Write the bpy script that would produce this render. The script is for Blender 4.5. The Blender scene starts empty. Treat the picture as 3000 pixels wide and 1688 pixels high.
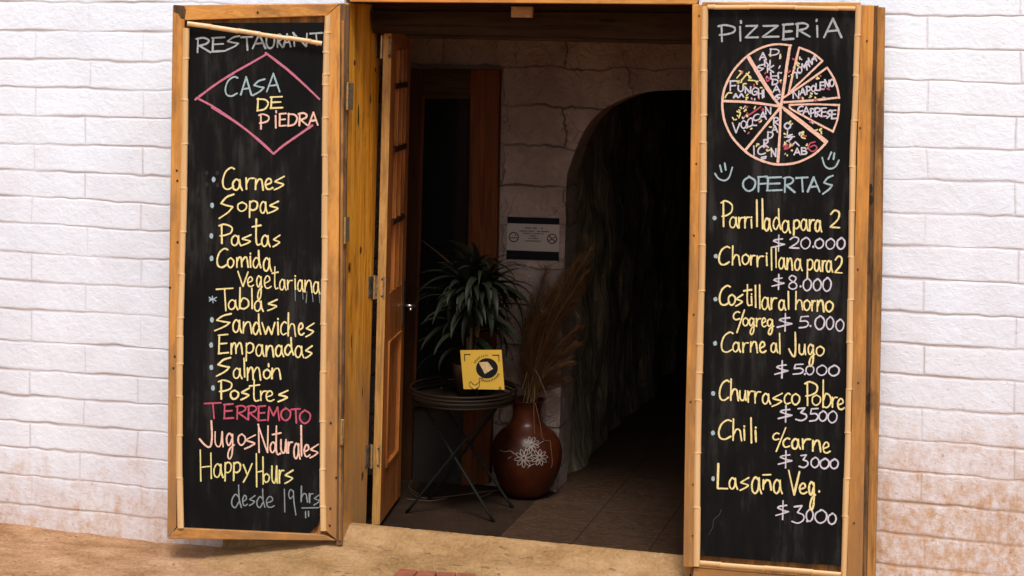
import bpy, bmesh, math, random
import numpy as np
from mathutils import Vector, Matrix
random.seed(7); RNG = np.random.default_rng(7)
C = bpy.context.scene.collection
S = bpy.context.scene
# ------------------------------------------------------------------ camera (shift lens, eye 2.2 m above the street)
FPX = 5000.0; YAW = math.radians(16); RHO = .014; PH = 100.0
CAM = np.array([6.94*math.sin(YAW), -6.67, 2.2])
FW = np.array([-math.sin(YAW), math.cos(YAW), 0]); RT = np.array([math.cos(YAW), math.sin(YAW), 0]); UP = np.array([0, 0, 1.])
cd = bpy.data.cameras.new('camera'); co = bpy.data.objects.new('camera', cd); C.objects.link(co); S.camera = co
cd.sensor_width = 36; cd.lens = FPX/3000*36; cd.shift_y = -(844-PH)/3000; cd.clip_end = 2000; cd.clip_start = .05
R2 = RT*math.cos(RHO)+UP*math.sin(RHO); U2 = -RT*math.sin(RHO)+UP*math.cos(RHO)
m = Matrix.Identity(4)
for i in range(3):
    m[i][0], m[i][1], m[i][2], m[i][3] = R2[i], U2[i], -FW[i], CAM[i]
co.matrix_world = m
# ------------------------------------------------------------------ sky, sun, exposure
SUN_EL, SUN_AZ = math.radians(58), math.radians(20)      # azimuth from the wall normal towards +X
w = bpy.data.worlds.new('World'); S.world = w; w.use_nodes = True
nt = w.node_tree; nt.nodes.clear()
sky = nt.nodes.new('ShaderNodeTexSky'); sky.sky_type = 'NISHITA'; sky.sun_disc = False
sky.sun_elevation = SUN_EL; sky.sun_rotation = math.pi-SUN_AZ
sky.air_density = 1.0; sky.dust_density = 4.0; sky.ozone_density = 1.0
hs = nt.nodes.new('ShaderNodeHueSaturation'); hs.inputs['Saturation'].default_value = .40
bg = nt.nodes.new('ShaderNodeBackground'); bg.inputs['Strength'].default_value = .10
wo = nt.nodes.new('ShaderNodeOutputWorld')
nt.links.new(sky.outputs[0], hs.inputs['Color']); nt.links.new(hs.outputs[0], bg.inputs[0]); nt.links.new(bg.outputs[0], wo.inputs[0])
sl = bpy.data.lights.new('sun', 'SUN'); sl.energy = 1.7; sl.angle = math.radians(14); sl.color = (1, .985, .965)
so = bpy.data.objects.new('sun', sl); C.objects.link(so)
sd = Vector((math.sin(SUN_AZ)*math.cos(SUN_EL), -math.cos(SUN_AZ)*math.cos(SUN_EL), math.sin(SUN_EL)))
so.rotation_euler = sd.to_track_quat('Z', 'Y').to_euler()
S.view_settings.view_transform = 'Standard'; S.view_settings.look = 'None'; S.view_settings.gamma = 1
S.view_settings.exposure = 0.64
S.cycles.max_bounces = 6

# ------------------------------------------------------------------ surveying: a photo pixel to a point on a real plane
def ray(px, py):
    x = px-1500; y = PH-py
    a = x*math.cos(RHO)-y*math.sin(RHO); b = x*math.sin(RHO)+y*math.cos(RHO)
    return FW+RT*a/FPX+UP*b/FPX
class Plane:
    def __init__(s, p, n):
        s.n = np.array(n, float); s.n /= np.linalg.norm(s.n); s.p = np.array(p, float)
    def at(s, px, py, off=0.0):           # off: metres towards the viewer
        r = ray(px, py); t = (s.n@s.p+off-s.n@CAM)/(s.n@r); return CAM+r*t
def wallp(y): return Plane((0, y, 0), (0, -1, 0))
def floorp(z): return Plane((0, 0, z), (0, 0, 1))
def srgb(r, g, b):
    f = lambda c: (c/255/12.92) if c/255 <= .04045 else ((c/255+.055)/1.055)**2.4
    return (f(r), f(g), f(b))

# ------------------------------------------------------------------ materials
def mat(name):
    mm = bpy.data.materials.new(name); mm.use_nodes = True
    t = mm.node_tree; b = t.nodes['Principled BSDF']; return mm, t, b
def N(t, kind, **kw):
    n = t.nodes.new('ShaderNode'+kind)
    for k, v in kw.items():
        if k in n.inputs: n.inputs[k].default_value = v
        else: setattr(n, k, v)
    return n
def ramp(t, stops):
    n = t.nodes.new('ShaderNodeValToRGB'); e = n.color_ramp.elements
    while len(e) < len(stops): e.new(.5)
    for el, (p, c) in zip(e, stops): el.position = p; el.color = (*c, 1)
    return n
def mixc(t, fac, a, b, mode='MIX'):
    n = t.nodes.new('ShaderNodeMix'); n.data_type = 'RGBA'; n.blend_type = mode
    for sock, v in ((n.inputs[0], fac), (n.inputs[6], a), (n.inputs[7], b)):
        if hasattr(v, 'is_output'): t.links.new(v, sock)
        elif isinstance(v, (int, float)): sock.default_value = v
        else: sock.default_value = (*v, 1)
    return n.outputs[2]
def bump(t, b, h, dist, strength=1.0):
    n = N(t, 'Bump', Strength=strength, Distance=dist); t.links.new(h, n.inputs['Height']); t.links.new(n.outputs[0], b.inputs['Normal'])
def noise(t, vec, scale, detail=4, rough=.6, dist=0):
    n = N(t, 'TexNoise', Scale=scale, Detail=detail, Roughness=rough, Distortion=dist)
    if vec is not None: t.links.new(vec, n.inputs['Vector'])
    return n.outputs[0]
def coords(t, scale=(1, 1, 1)):
    tc = t.nodes.new('ShaderNodeTexCoord'); mp = N(t, 'Mapping'); mp.inputs['Scale'].default_value = scale
    t.links.new(tc.outputs['Object'], mp.inputs[0]); return mp.outputs[0]
def math_(t, op, a, b=None):
    n = t.nodes.new('ShaderNodeMath'); n.operation = op
    for s_, v in zip(n.inputs, (a, b)):
        if v is None: continue
        if hasattr(v, 'is_output'): t.links.new(v, s_)
        else: s_.default_value = v
    return n.outputs[0]

def ramp_out(t, src, lo, hi):
    r = ramp(t, [(lo, (0, 0, 0)), (hi, (1, 1, 1))]); t.links.new(src, r.inputs[0]); return r.outputs[0]
def wood(name, dark, mid, light, axis='Z', rough=.45, grime=.0, grimecol=(.05, .03, .015), knots=.5, coat=.0, spec=.4, wear=0):
    mm, t, b = mat(name)
    sc = {'Z': (34, 34, 1.6), 'X': (1.6, 34, 34), 'Y': (34, 1.6, 34)}[axis]
    sk = {'Z': (9, 9, 2.4), 'X': (2.4, 9, 9), 'Y': (9, 2.4, 9)}[axis]
    v = coords(t, sc); g = noise(t, v, 1.0, 5, .65, 1.2)
    r = ramp(t, [(.37, dark), (.5, mid), (.62, light)]); t.links.new(g, r.inputs[0])
    big = noise(t, coords(t, (1.5, 1.5, 1.1)), 1.7, 3)
    col = mixc(t, math_(t, 'MULTIPLY', big, .45), r.outputs[0], light)
    vo = N(t, 'TexVoronoi', Scale=1.0); vo.inputs['Randomness'].default_value = 1
    t.links.new(coords(t, sk), vo.inputs['Vector'])
    kr = ramp(t, [(.0, (1, 1, 1)), (.07, (.75, .75, .75)), (.16, (0, 0, 0))]); t.links.new(vo.outputs['Distance'], kr.inputs[0])
    col = mixc(t, math_(t, 'MULTIPLY', kr.outputs[0], knots), col, tuple(c*.28 for c in mid))
    if grime:
        gn = noise(t, coords(t, tuple(q/5 if q > 5 else q*1.1 for q in sc)), 1.8, 6, .72)
        gr = ramp(t, [(.47, (0, 0, 0)), (.66, (1, 1, 1))]); t.links.new(gn, gr.inputs[0])
        col = mixc(t, math_(t, 'MULTIPLY', gr.outputs[0], grime), col, grimecol)
    if wear:
        sp_ = N(t, 'SeparateXYZ'); t.links.new(coords(t), sp_.inputs[0]); qn = noise(t, coords(t, tuple(q*.45 if q > 5 else q*1.3 for q in sc)), 1.3, 6, .72)
        wv = math_(t, 'SUBTRACT', math_(t, 'ADD', qn, .30), math_(t, 'MULTIPLY', sp_.outputs[2], .18)); wr = ramp(t, [(.50, (0, 0, 0)), (.78, (1, 1, 1))]); t.links.new(wv, wr.inputs[0])
        col = mixc(t, math_(t, 'MULTIPLY', wr.outputs[0], wear), col, (.235, .12, .048))
    ck = noise(t, coords(t, tuple(95 if q > 5 else 2.6 for q in sc)), 1.0, 3, .6, .4); cr_ = ramp(t, [(.28, (1, 1, 1)), (.36, (0, 0, 0))]); t.links.new(ck, cr_.inputs[0])
    col = mixc(t, math_(t, 'MULTIPLY', cr_.outputs[0], .55), col, tuple(c*.3 for c in dark))
    t.links.new(col, b.inputs['Base Color'])
    b.inputs['Specular IOR Level'].default_value = spec; b.inputs['Roughness'].default_value = rough; b.inputs['Coat Weight'].default_value = coat; b.inputs['Coat Roughness'].default_value = .25
    bump(t, b, g, .0025, .6); return mm
def simple(name, col, rough=.6, var=.25, scale=25, metal=0, bmp=.0015, col2=None, spec=.35):
    mm, t, b = mat(name); n = noise(t, coords(t), scale, 5, .65)
    c2 = col2 or tuple(c*(1-var) for c in col)
    r = ramp(t, [(.3, c2), (.7, col)]); t.links.new(n, r.inputs[0]); t.links.new(r.outputs[0], b.inputs['Base Color'])
    b.inputs['Specular IOR Level'].default_value = spec; b.inputs['Roughness'].default_value = rough; b.inputs['Metallic'].default_value = metal
    if bmp: bump(t, b, n, bmp, .7)
    return mm
def jamb_mat():
    mm, t, b = mat('yellow_varnished_plank')
    g = noise(t, coords(t, (30, 30, 1.3)), 1.0, 6, .68, 1.4)
    r = ramp(t, [(.34, (.42, .155, .012)), (.47, (.68, .27, .020)), (.57, (.76, .34, .035)), (.68, (.80, .40, .06))]); t.links.new(g, r.inputs[0])
    p = noise(t, coords(t, (7, 7, 1.5)), 1.5, 6, .7, .6); pr_ = ramp(t, [(.50, (0, 0, 0)), (.66, (1, 1, 1))]); t.links.new(p, pr_.inputs[0])
    col = mixc(t, math_(t, 'MULTIPLY', pr_.outputs[0], .7), r.outputs[0], (.22, .085, .015))
    sep = N(t, 'SeparateXYZ'); t.links.new(coords(t), sep.inputs[0])
    q = noise(t, coords(t, (14, 14, 2.0)), 1.3, 6, .7)
    wear = math_(t, 'SUBTRACT', math_(t, 'ADD', q, .42), math_(t, 'MULTIPLY', sep.outputs[2], .42))
    wr = ramp(t, [(.5, (0, 0, 0)), (.85, (1, 1, 1))]); t.links.new(wear, wr.inputs[0])
    col = mixc(t, math_(t, 'MULTIPLY', wr.outputs[0], .75), col, (.33, .185, .085))
    sc_ = noise(t, coords(t, (50, 50, 9)), 1.2, 3, .6); sr = ramp(t, [(.66, (0, 0, 0)), (.72, (1, 1, 1))]); t.links.new(sc_, sr.inputs[0])
    col = mixc(t, math_(t, 'MULTIPLY', sr.outputs[0], .6), col, (.06, .028, .01))
    t.links.new(col, b.inputs['Base Color'])
    b.inputs['Roughness'].default_value = .4; b.inputs['Specular IOR Level'].default_value = .4
    bump(t, b, math_(t, 'SUBTRACT', g, math_(t, 'MULTIPLY', sr.outputs[0], .5)), .003, .7); return mm
M = {}
M['pine'] = wood('honey_pine', (.40, .155, .026), (.53, .22, .04), (.61, .275, .06), 'Z', .45, .5, (.10, .05, .02), .35, .1, wear=.8)
M['pine_x'] = wood('honey_pine_crosswise', (.40, .155, .026), (.53, .22, .04), (.61, .275, .06), 'X', .45, .55, (.10, .05, .02), .35, .1, wear=.7)
M['pine_old'] = wood('weathered_pine', (.13, .065, .025), (.27, .125, .035), (.42, .19, .05), 'Z', .6, .8, (.07, .036, .018), .5, spec=.2)
M['dark_gap'] = wood('weathered_dark_wood', (.05, .03, .018), (.10, .06, .035), (.22, .115, .05), 'Z', .85, .8, (.02, .012, .007), .5, spec=.1)
M['jamb'] = jamb_mat()
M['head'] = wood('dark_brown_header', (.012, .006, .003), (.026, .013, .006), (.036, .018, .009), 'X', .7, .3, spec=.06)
M['red'] = wood('reddish_varnished_wood', (.19, .056, .012), (.33, .10, .020), (.42, .14, .032), 'Z', .42, .5, (.05, .014, .005), .3, .1, spec=.3)
M['edge'] = wood('pale_door_edge', (.24, .11, .025), (.42, .21, .05), (.55, .30, .09), 'Z', .5, .7, (.14, .07, .02), .6)
M['inner'] = wood('brown_inner_frame', (.02, .007, .003), (.035, .012, .004), (.05, .016, .005), 'Z', .6, .3, spec=.08)
M['inner_x'] = wood('brown_inner_frame_crosswise', (.014, .007, .003), (.03, .015, .005), (.04, .02, .006), 'X', .6, .3, spec=.08)
M['back_red'] = wood('dark_reddish_frame', (.04, .010, .003), (.085, .022, .006), (.115, .032, .009), 'Z', .6, .4, spec=.08)
M['knot'] = simple('brown_wood_knot', (.12, .05, .015), .5, .6, 120)
M['hinge'] = simple('tarnished_steel', (.34, .28, .19), .5, .6, 45, .55, .001, (.08, .05, .03))
M['hinge_dark'] = simple('dark_painted_steel', (.10, .075, .05), .5, .5, 60, .5, .001)
M['latch'] = simple('pale_wood_block', (.42, .22, .07), .5, .3, 20)
M['brass'] = simple('worn_brass', (.62, .42, .18), .4, .5, 80, .8, .0005)
M['steel'] = simple('polished_steel', (.6, .58, .55), .25, .2, 40, 1, 0)
M['nail'] = simple('nail_hole', (.02, .012, .008), .8, .3, 40)
M['glass'] = simple('dark_glass', (.006, .006, .006), .15, .2, 5, 0, 0)

def bamboo_mat(name, axis):
    mm, t, b = mat(name)
    sc = {'Z': (80, 80, 1.2), 'X': (1.2, 80, 80)}[axis]
    g = noise(t, coords(t, sc), 1, 4); big = noise(t, coords(t, {'Z': (3, 3, 3), 'X': (3, 3, 3)}[axis]), 1.6, 3)
    r = ramp(t, [(.3, (.50, .29, .12)), (.55, (.66, .43, .22)), (.75, (.73, .51, .29))]); t.links.new(g, r.inputs[0])
    col = mixc(t, math_(t, 'MULTIPLY', big, .7), r.outputs[0], (.60, .34, .13))
    sp = noise(t, coords(t), 60, 2); sr = ramp(t, [(.72, (0, 0, 0)), (.80, (1, 1, 1))]); t.links.new(sp, sr.inputs[0])
    col = mixc(t, math_(t, 'MULTIPLY', sr.outputs[0], .7), col, (.18, .09, .03))
    t.links.new(col, b.inputs['Base Color']); b.inputs['Roughness'].default_value = .38
    bump(t, b, g, .001, .5); return mm
M['bamboo'] = bamboo_mat('split_bamboo', 'Z'); M['bamboo_x'] = bamboo_mat('split_bamboo_crosswise', 'X')

def board_mat():
    mm, t, b = mat('blackboard_paint')
    a = noise(t, coords(t, (2.2, 2.2, 1.2)), 2.0, 5, .62)
    s = noise(t, coords(t, (26, 26, 3.5)), 1.0, 5, .7)
    sm = math_(t, 'MULTIPLY', a, s)
    r = ramp(t, [(.17, (.0038, .004, .0043)), (.27, (.0065, .0062, .006)), (.38, (.024, .0225, .021))]); t.links.new(sm, r.inputs[0])
    sp = noise(t, coords(t), 130, 2); sr = ramp(t, [(.76, (0, 0, 0)), (.80, (1, 1, 1))]); t.links.new(sp, sr.inputs[0])
    col = mixc(t, math_(t, 'MULTIPLY', sr.outputs[0], .25), r.outputs[0], (.16, .15, .14))
    t.links.new(col, b.inputs['Base Color']); b.inputs['Roughness'].default_value = .62
    b.inputs['Specular IOR Level'].default_value = .09
    bump(t, b, s, .0006, .4); return mm
M['board'] = board_mat()
def chalk(name, rgb):
    mm, t, b = mat(name); c = srgb(*rgb)
    n = noise(t, coords(t, (210, 210, 210)), 1.0, 4, .75)
    r = ramp(t, [(.30, tuple(x*.30 for x in c)), (.44, tuple(x*.8 for x in c)), (.58, c)]); t.links.new(n, r.inputs[0])
    t.links.new(r.outputs[0], b.inputs['Base Color']); b.inputs['Roughness'].default_value = .85; b.inputs['Specular IOR Level'].default_value = .2
    return mm
CH = {'y': chalk('cream_yellow_chalk', (236, 216, 152)), 'b': chalk('pale_blue_chalk', (160, 180, 186)), 'g': chalk('grey_white_chalk', (168, 172, 172)),
      's': chalk('salmon_chalk', (234, 190, 168)), 'p': chalk('pink_chalk', (190, 84, 104)), 'r': chalk('rose_chalk', (196, 112, 134)), 'w': chalk('white_chalk', (205, 198, 208)),
      'd': chalk('faded_grey_chalk', (130, 138, 138)), 'f': chalk('very_faint_chalk', (88, 86, 84)), 'l': chalk('pale_yellow_chalk', (225, 210, 140))}

def wall_mat():
    mm, t, b = mat('white_painted_blocks')
    geo = N(t, 'NewGeometry'); sep = N(t, 'SeparateXYZ'); t.links.new(geo.outputs['Position'], sep.inputs[0])
    at = N(t, 'Attribute'); at.attribute_name = 'joint'
    at2 = N(t, 'Attribute'); at2.attribute_name = 'dirt'
    n1 = noise(t, coords(t), 1.3, 5, .6); base = ramp(t, [(.35, (.75, .805, .90)), (.65, (.80, .85, .93))]); t.links.new(n1, base.inputs[0])
    light_fall = math_(t, 'ADD', noise(t, coords(t, (1, 1, .8)), 2.2, 5, .65), math_(t, 'MULTIPLY', sep.outputs[2], -.22)); fr_ = ramp(t, [(-.0, (0, 0, 0)), (.55, (1, 1, 1))]); t.links.new(light_fall, fr_.inputs[0])
    base2 = mixc(t, math_(t, 'MULTIPLY', fr_.outputs[0], .8), base.outputs[0], (.60, .575, .625))  # light falloff painted in: blotchy greyer lavender towards the ground
    # ground splash stain: ragged patches that climb the wall
    n2 = noise(t, coords(t, (1, 1, .75)), 7.5, 8, .78); n3 = noise(t, coords(t, (16, 16, 1.8)), 1.0, 4, .6); n4 = noise(t, coords(t, (1, 1, .8)), 1.6, 3)
    d = math_(t, 'ADD', math_(t, 'MULTIPLY', n2, .62), math_(t, 'ADD', math_(t, 'MULTIPLY', n3, .18), math_(t, 'MULTIPLY', n4, .20)))
    d = math_(t, 'ADD', d, math_(t, 'MULTIPLY', math_(t, 'SUBTRACT', at2.outputs['Fac'], .45), .42))
    dr = ramp(t, [(.455, (0, 0, 0)), (.54, (.42, .42, .42)), (.65, (1, 1, 1))]); t.links.new(d, dr.inputs[0])
    col = mixc(t, math_(t, 'MULTIPLY', at2.outputs['Fac'], math_(t, 'MULTIPLY', ramp_out(t, noise(t, coords(t, (1, 1, .8)), 11, 6, .75), .36, .62), .42)), base2, (.62, .44, .32))
    col = mixc(t, math_(t, 'MULTIPLY', dr.outputs[0], math_(t, 'ADD', .22, math_(t, 'MULTIPLY', ramp_out(t, noise(t, coords(t, (1, 1, .7)), 26, 5, .75), .38, .60), .62))), col, (.44, .225, .085))
    jc = mixc(t, math_(t, 'MULTIPLY', at2.outputs['Fac'], 1.0), (.40, .34, .33), (.34, .19, .09))
    col = mixc(t, math_(t, 'MINIMUM', math_(t, 'MULTIPLY', at.outputs['Fac'], 1.15), .9), col, jc)
    sp = noise(t, coords(t), 55, 2, .5); sr = ramp(t, [(.665, (0, 0, 0)), (.71, (1, 1, 1))]); t.links.new(sp, sr.inputs[0])
    col = mixc(t, math_(t, 'MULTIPLY', sr.outputs[0], math_(t, 'ADD', .12, math_(t, 'MULTIPLY', at2.outputs['Fac'], .7))), col, (.30, .17, .09))
    t.links.new(col, b.inputs['Base Color']); b.inputs['Roughness'].default_value = .55
    h = math_(t, 'ADD', noise(t, coords(t, (1, 1, 1.5)), 34, 4, .55, 1.2), math_(t, 'MULTIPLY', noise(t, coords(t), 120, 3, .6), .3))
    bump(t, b, h, .004, .55); return mm
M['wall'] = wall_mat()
def ground_mat(name, a, c, d, bmpd=.012):
    mm, t, b = mat(name)
    n1 = noise(t, coords(t, (.75, 1.3, 1)), 4.5, 7, .7); n2 = noise(t, coords(t), 70, 5, .75)
    r = ramp(t, [(.38, a), (.5, c), (.62, d)]); t.links.new(math_(t, 'ADD', math_(t, 'MULTIPLY', n1, .6), math_(t, 'MULTIPLY', n2, .4)), r.inputs[0])
    t.links.new(r.outputs[0], b.inputs['Base Color']); b.inputs['Roughness'].default_value = .95; b.inputs['Specular IOR Level'].default_value = .08
    bump(t, b, math_(t, 'ADD', n1, math_(t, 'MULTIPLY', n2, .4)), bmpd, .8); return mm
M['ground'] = ground_mat('tan_dusty_ground', (.20, .100, .043), (.36, .20, .105), (.50, .31, .19))
M['sill'] = ground_mat('sandy_cement', (.22, .120, .048), (.33, .195, .088), (.43, .265, .135), .018)
def inner_wall_mat():
    mm, t, b = mat('rough_inner_plaster')
    n1 = noise(t, coords(t), 2.5, 5); n2 = noise(t, coords(t), 14, 6, .65, 1.5)
    br = N(t, 'TexBrick', Scale=1.0); br.inputs['Mortar Size'].default_value = .006; br.inputs['Brick Width'].default_value = .62; br.inputs['Row Height'].default_value = .19
    br.inputs['Mortar Smooth'].default_value = .6
    br.inputs['Color1'].default_value = (1, 1, 1, 1); br.inputs['Color2'].default_value = (1, 1, 1, 1); br.inputs['Mortar'].default_value = (0, 0, 0, 1)
    tc = t.nodes.new('ShaderNodeTexCoord'); sep = N(t, 'SeparateXYZ'); cmb = N(t, 'CombineXYZ')
    wob = noise(t, coords(t), 5, 5)
    t.links.new(tc.outputs['Object'], sep.inputs[0]); t.links.new(math_(t, 'ADD', sep.outputs[0], math_(t, 'MULTIPLY', noise(t, coords(t), 7, 4), .12)), cmb.inputs[0])
    t.links.new(math_(t, 'ADD', sep.outputs[2], math_(t, 'MULTIPLY', wob, .085)), cmb.inputs[1]); t.links.new(cmb.outputs[0], br.inputs['Vector'])
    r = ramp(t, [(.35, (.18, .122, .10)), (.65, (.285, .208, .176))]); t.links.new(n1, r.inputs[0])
    vo = N(t, 'TexVoronoi', Scale=7.0, feature='DISTANCE_TO_EDGE'); t.links.new(coords(t, (1, 1, 1.2)), vo.inputs['Vector'])
    crk = ramp(t, [(.0, (1, 1, 1)), (.02, (0, 0, 0))]); t.links.new(vo.outputs['Distance'], crk.inputs[0])
    cm = math_(t, 'MULTIPLY', crk.outputs[0], ramp_out(t, noise(t, coords(t), 5, 3), .52, .62))
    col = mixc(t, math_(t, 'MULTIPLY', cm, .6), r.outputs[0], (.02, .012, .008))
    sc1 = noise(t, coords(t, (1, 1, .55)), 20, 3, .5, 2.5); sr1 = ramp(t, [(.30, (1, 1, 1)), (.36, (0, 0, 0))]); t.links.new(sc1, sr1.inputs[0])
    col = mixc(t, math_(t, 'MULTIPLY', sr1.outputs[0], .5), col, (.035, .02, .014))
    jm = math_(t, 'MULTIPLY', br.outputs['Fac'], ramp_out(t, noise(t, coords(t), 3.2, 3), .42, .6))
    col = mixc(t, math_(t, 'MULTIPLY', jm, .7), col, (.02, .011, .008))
    t.links.new(col, b.inputs['Base Color']); b.inputs['Roughness'].default_value = .8
    bump(t, b, math_(t, 'SUBTRACT', n2, math_(t, 'MULTIPLY', br.outputs['Fac'], .5)), .03, .9); return mm
M['inwall'] = inner_wall_mat()
def stone_mat():
    mm, t, b = mat('dark_rough_stone')
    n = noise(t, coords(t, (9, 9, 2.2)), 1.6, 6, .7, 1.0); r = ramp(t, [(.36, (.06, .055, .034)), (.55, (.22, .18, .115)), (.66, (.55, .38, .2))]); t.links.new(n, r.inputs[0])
    t.links.new(r.outputs[0], b.inputs['Base Color']); b.inputs['Roughness'].default_value = .85; bump(t, b, n, .03, .9); return mm
M['stone'] = stone_mat()
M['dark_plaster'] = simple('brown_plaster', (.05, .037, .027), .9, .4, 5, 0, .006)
def tile_mat():
    mm, t, b = mat('wood_grain_floor_tiles')
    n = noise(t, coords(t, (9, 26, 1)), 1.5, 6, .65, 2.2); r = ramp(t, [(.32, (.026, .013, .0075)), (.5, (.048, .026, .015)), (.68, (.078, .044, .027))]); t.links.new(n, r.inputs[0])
    tc = t.nodes.new('ShaderNodeTexCoord'); br = N(t, 'TexBrick', Scale=1.0, offset=0.0); br.inputs['Mortar Size'].default_value = .0035
    br.inputs['Brick Width'].default_value = .33; br.inputs['Row Height'].default_value = .33
    mp = N(t, 'Mapping'); mp.inputs['Location'].default_value = (.17-.33*2+.02, 0, 0); mp.inputs['Location'].default_value = (-.19, .1, 0)
    t.links.new(tc.outputs['Object'], mp.inputs[0]); t.links.new(mp.outputs[0], br.inputs['Vector'])
    col = mixc(t, br.outputs['Fac'], r.outputs[0], (.025, .014, .01))
    t.links.new(col, b.inputs['Base Color']); b.inputs['Roughness'].default_value = .6; b.inputs['Specular IOR Level'].default_value = .15
    bump(t, b, math_(t, 'SUBTRACT', n, br.outputs['Fac']), .004, .6); return mm
M['tile'] = tile_mat()
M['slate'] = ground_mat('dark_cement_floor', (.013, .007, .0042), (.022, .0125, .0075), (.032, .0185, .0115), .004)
M['leaf'] = simple('dark_green_leaf', (.016, .019, .010), .5, .45, 12, 0, .001, spec=.13)
M['leaf_dry'] = simple('dry_brown_leaf', (.07, .032, .012), .6, .4, 12)
M['clay'] = simple('reddish_clay_glaze', (.068, .0135, .004), .35, .55, 5, 0, .001, (.014, .004, .002), spec=.2)
M['pot'] = simple('brown_pot_clay', (.03, .010, .005), .6, .3, 10)
M['plume'] = simple('dry_brown_grass', (.14, .06, .018), .8, .4, 9, 0, 0)
M['straw'] = simple('dry_straw', (.15, .085, .035), .7, .3, 20, 0, 0)
M['iron'] = simple('black_green_iron', (.008, .009, .006), .6, .4, 40, spec=.15)
M['rattan'] = simple('dark_brown_rattan', (.014, .0075, .0035), .55, .5, 70, spec=.15)
M['card'] = simple('yellow_card', (.45, .26, .02), .6, .12, 6, 0, 0)
M['ink'] = simple('black_ink', (.009, .009, .010), .8, .2, 30, 0, 0, spec=.05)
M['tan_ink'] = simple('tan_print', (.50, .34, .15), .6, .5, 90, 0, 0)
M['paper'] = simple('white_notice_paper', (.30, .25, .225), .7, .08, 6, 0, 0, spec=.1)
M['etch'] = simple('white_slip_paint', (.30, .25, .21), .7, .3, 60, 0, 0)
M['brick'] = simple('red_brick', (.33, .10, .05), .85, .5, 16, 0, .004)
M['twig'] = simple('brown_twig', (.09, .05, .025), .7, .4, 30)

# ------------------------------------------------------------------ objects and tags
def tag(o, label=None, cat=None, group=None, kind=None):
    if cat and not kind: kind = 'thing'
    if label: o['label'] = label
    if cat: o['category'] = cat
    if group: o['group'] = group
    if kind: o['kind'] = kind
    return o
def thing(name, loc, label, cat, group=None):
    o = bpy.data.objects.new(name, None); C.objects.link(o); o.location = loc; o.empty_display_size = .1
    return tag(o, label, cat, group)
def root_loc(o):
    v = Vector((0, 0, 0))
    while o: v = v+Vector(o.location); o = o.parent
    return v
def link(name, verts, faces, material, parent=None, smooth=False, bevel=0, mats=None, midx=None):
    me = bpy.data.meshes.new(name); L = root_loc(parent)
    me.from_pydata([tuple(Vector(v)-L) for v in verts], [], faces)
    for mm in (mats or [material]): me.materials.append(mm)
    if midx is not None:
        for p, i in zip(me.polygons, midx): p.material_index = i
    if smooth:
        for p in me.polygons: p.use_smooth = True
    bm = bmesh.new(); bm.from_mesh(me); bmesh.ops.recalc_face_normals(bm, faces=bm.faces); bm.to_mesh(me); bm.free()
    o = bpy.data.objects.new(name, me); C.objects.link(o); o.parent = parent
    if bevel:
        b = o.modifiers.new('bevel', 'BEVEL'); b.width = bevel; b.segments = 2; b.limit_method = 'ANGLE'
    return o
class MB:
    def __init__(s): s.v = []; s.f = []; s.m = []
    def add(s, v, f, mi=0):
        k = len(s.v); s.v += [tuple(map(float, p)) for p in v]; s.f += [tuple(i+k for i in q) for q in f]; s.m += [mi]*len(f)
    def prism(s, front, n, t, mi=0):                   # polygon and its copy t behind it
        a = [np.array(p, float) for p in front]; n = np.array(n, float); b = [p-n*t for p in a]; k = len(a)
        s.add(a+b, [tuple(range(k)), tuple(range(2*k-1, k-1, -1))]+[(i, (i+1) % k, k+(i+1) % k, k+i) for i in range(k)], mi)
    def box(s, x0, x1, y0, y1, z0, z1, mi=0):
        s.prism([(x0, y0, z0), (x1, y0, z0), (x1, y0, z1), (x0, y0, z1)], (0, -1, 0), y1-y0, mi)
    def tube(s, pts, rad, seg=8, mi=0, closed=False):
        P = [Vector(p) for p in pts]; n = len(P); rs = rad if hasattr(rad, '__len__') else [rad]*n
        rings = []; ref = None
        for i in range(n):
            a = P[(i+1) % n] if closed else P[min(i+1, n-1)]; b = P[i-1] if (closed or i) else P[0]
            d = (a-b).normalized()
            if ref is None: ref = d.orthogonal().normalized()
            ref = (ref-d*ref.dot(d)).normalized(); q = d.cross(ref)
            rings.append([P[i]+(ref*math.cos(2*math.pi*k/seg)+q*math.sin(2*math.pi*k/seg))*rs[i] for k in range(seg)])
        v = [p for r in rings for p in r]; f = []
        for i in range(n if closed else n-1):
            j = (i+1) % n
            for k in range(seg):
                f.append((i*seg+k, i*seg+(k+1) % seg, j*seg+(k+1) % seg, j*seg+k))
        if not closed: f += [tuple(range(seg-1, -1, -1)), tuple((n-1)*seg+k for k in range(seg))]
        s.add(v, f, mi)
    def lathe(s, prof, c, seg=32, mi=0, cap=True):
        v = []; f = []
        for r, z in prof:
            v += [(c[0]+r*math.cos(2*math.pi*k/seg), c[1]+r*math.sin(2*math.pi*k/seg), c[2]+z) for k in range(seg)]
        for i in range(len(prof)-1):
            for k in range(seg): f.append((i*seg+k, i*seg+(k+1) % seg, (i+1)*seg+(k+1) % seg, (i+1)*seg+k))
        if cap: f.append(tuple(range(seg-1, -1, -1)))
        s.add(v, f, mi)
    def build(s, name, material, parent=None, smooth=False, bevel=0, mats=None):
        return link(name, s.v, s.f, material, parent, smooth, bevel, mats, s.m if mats else None)
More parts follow.
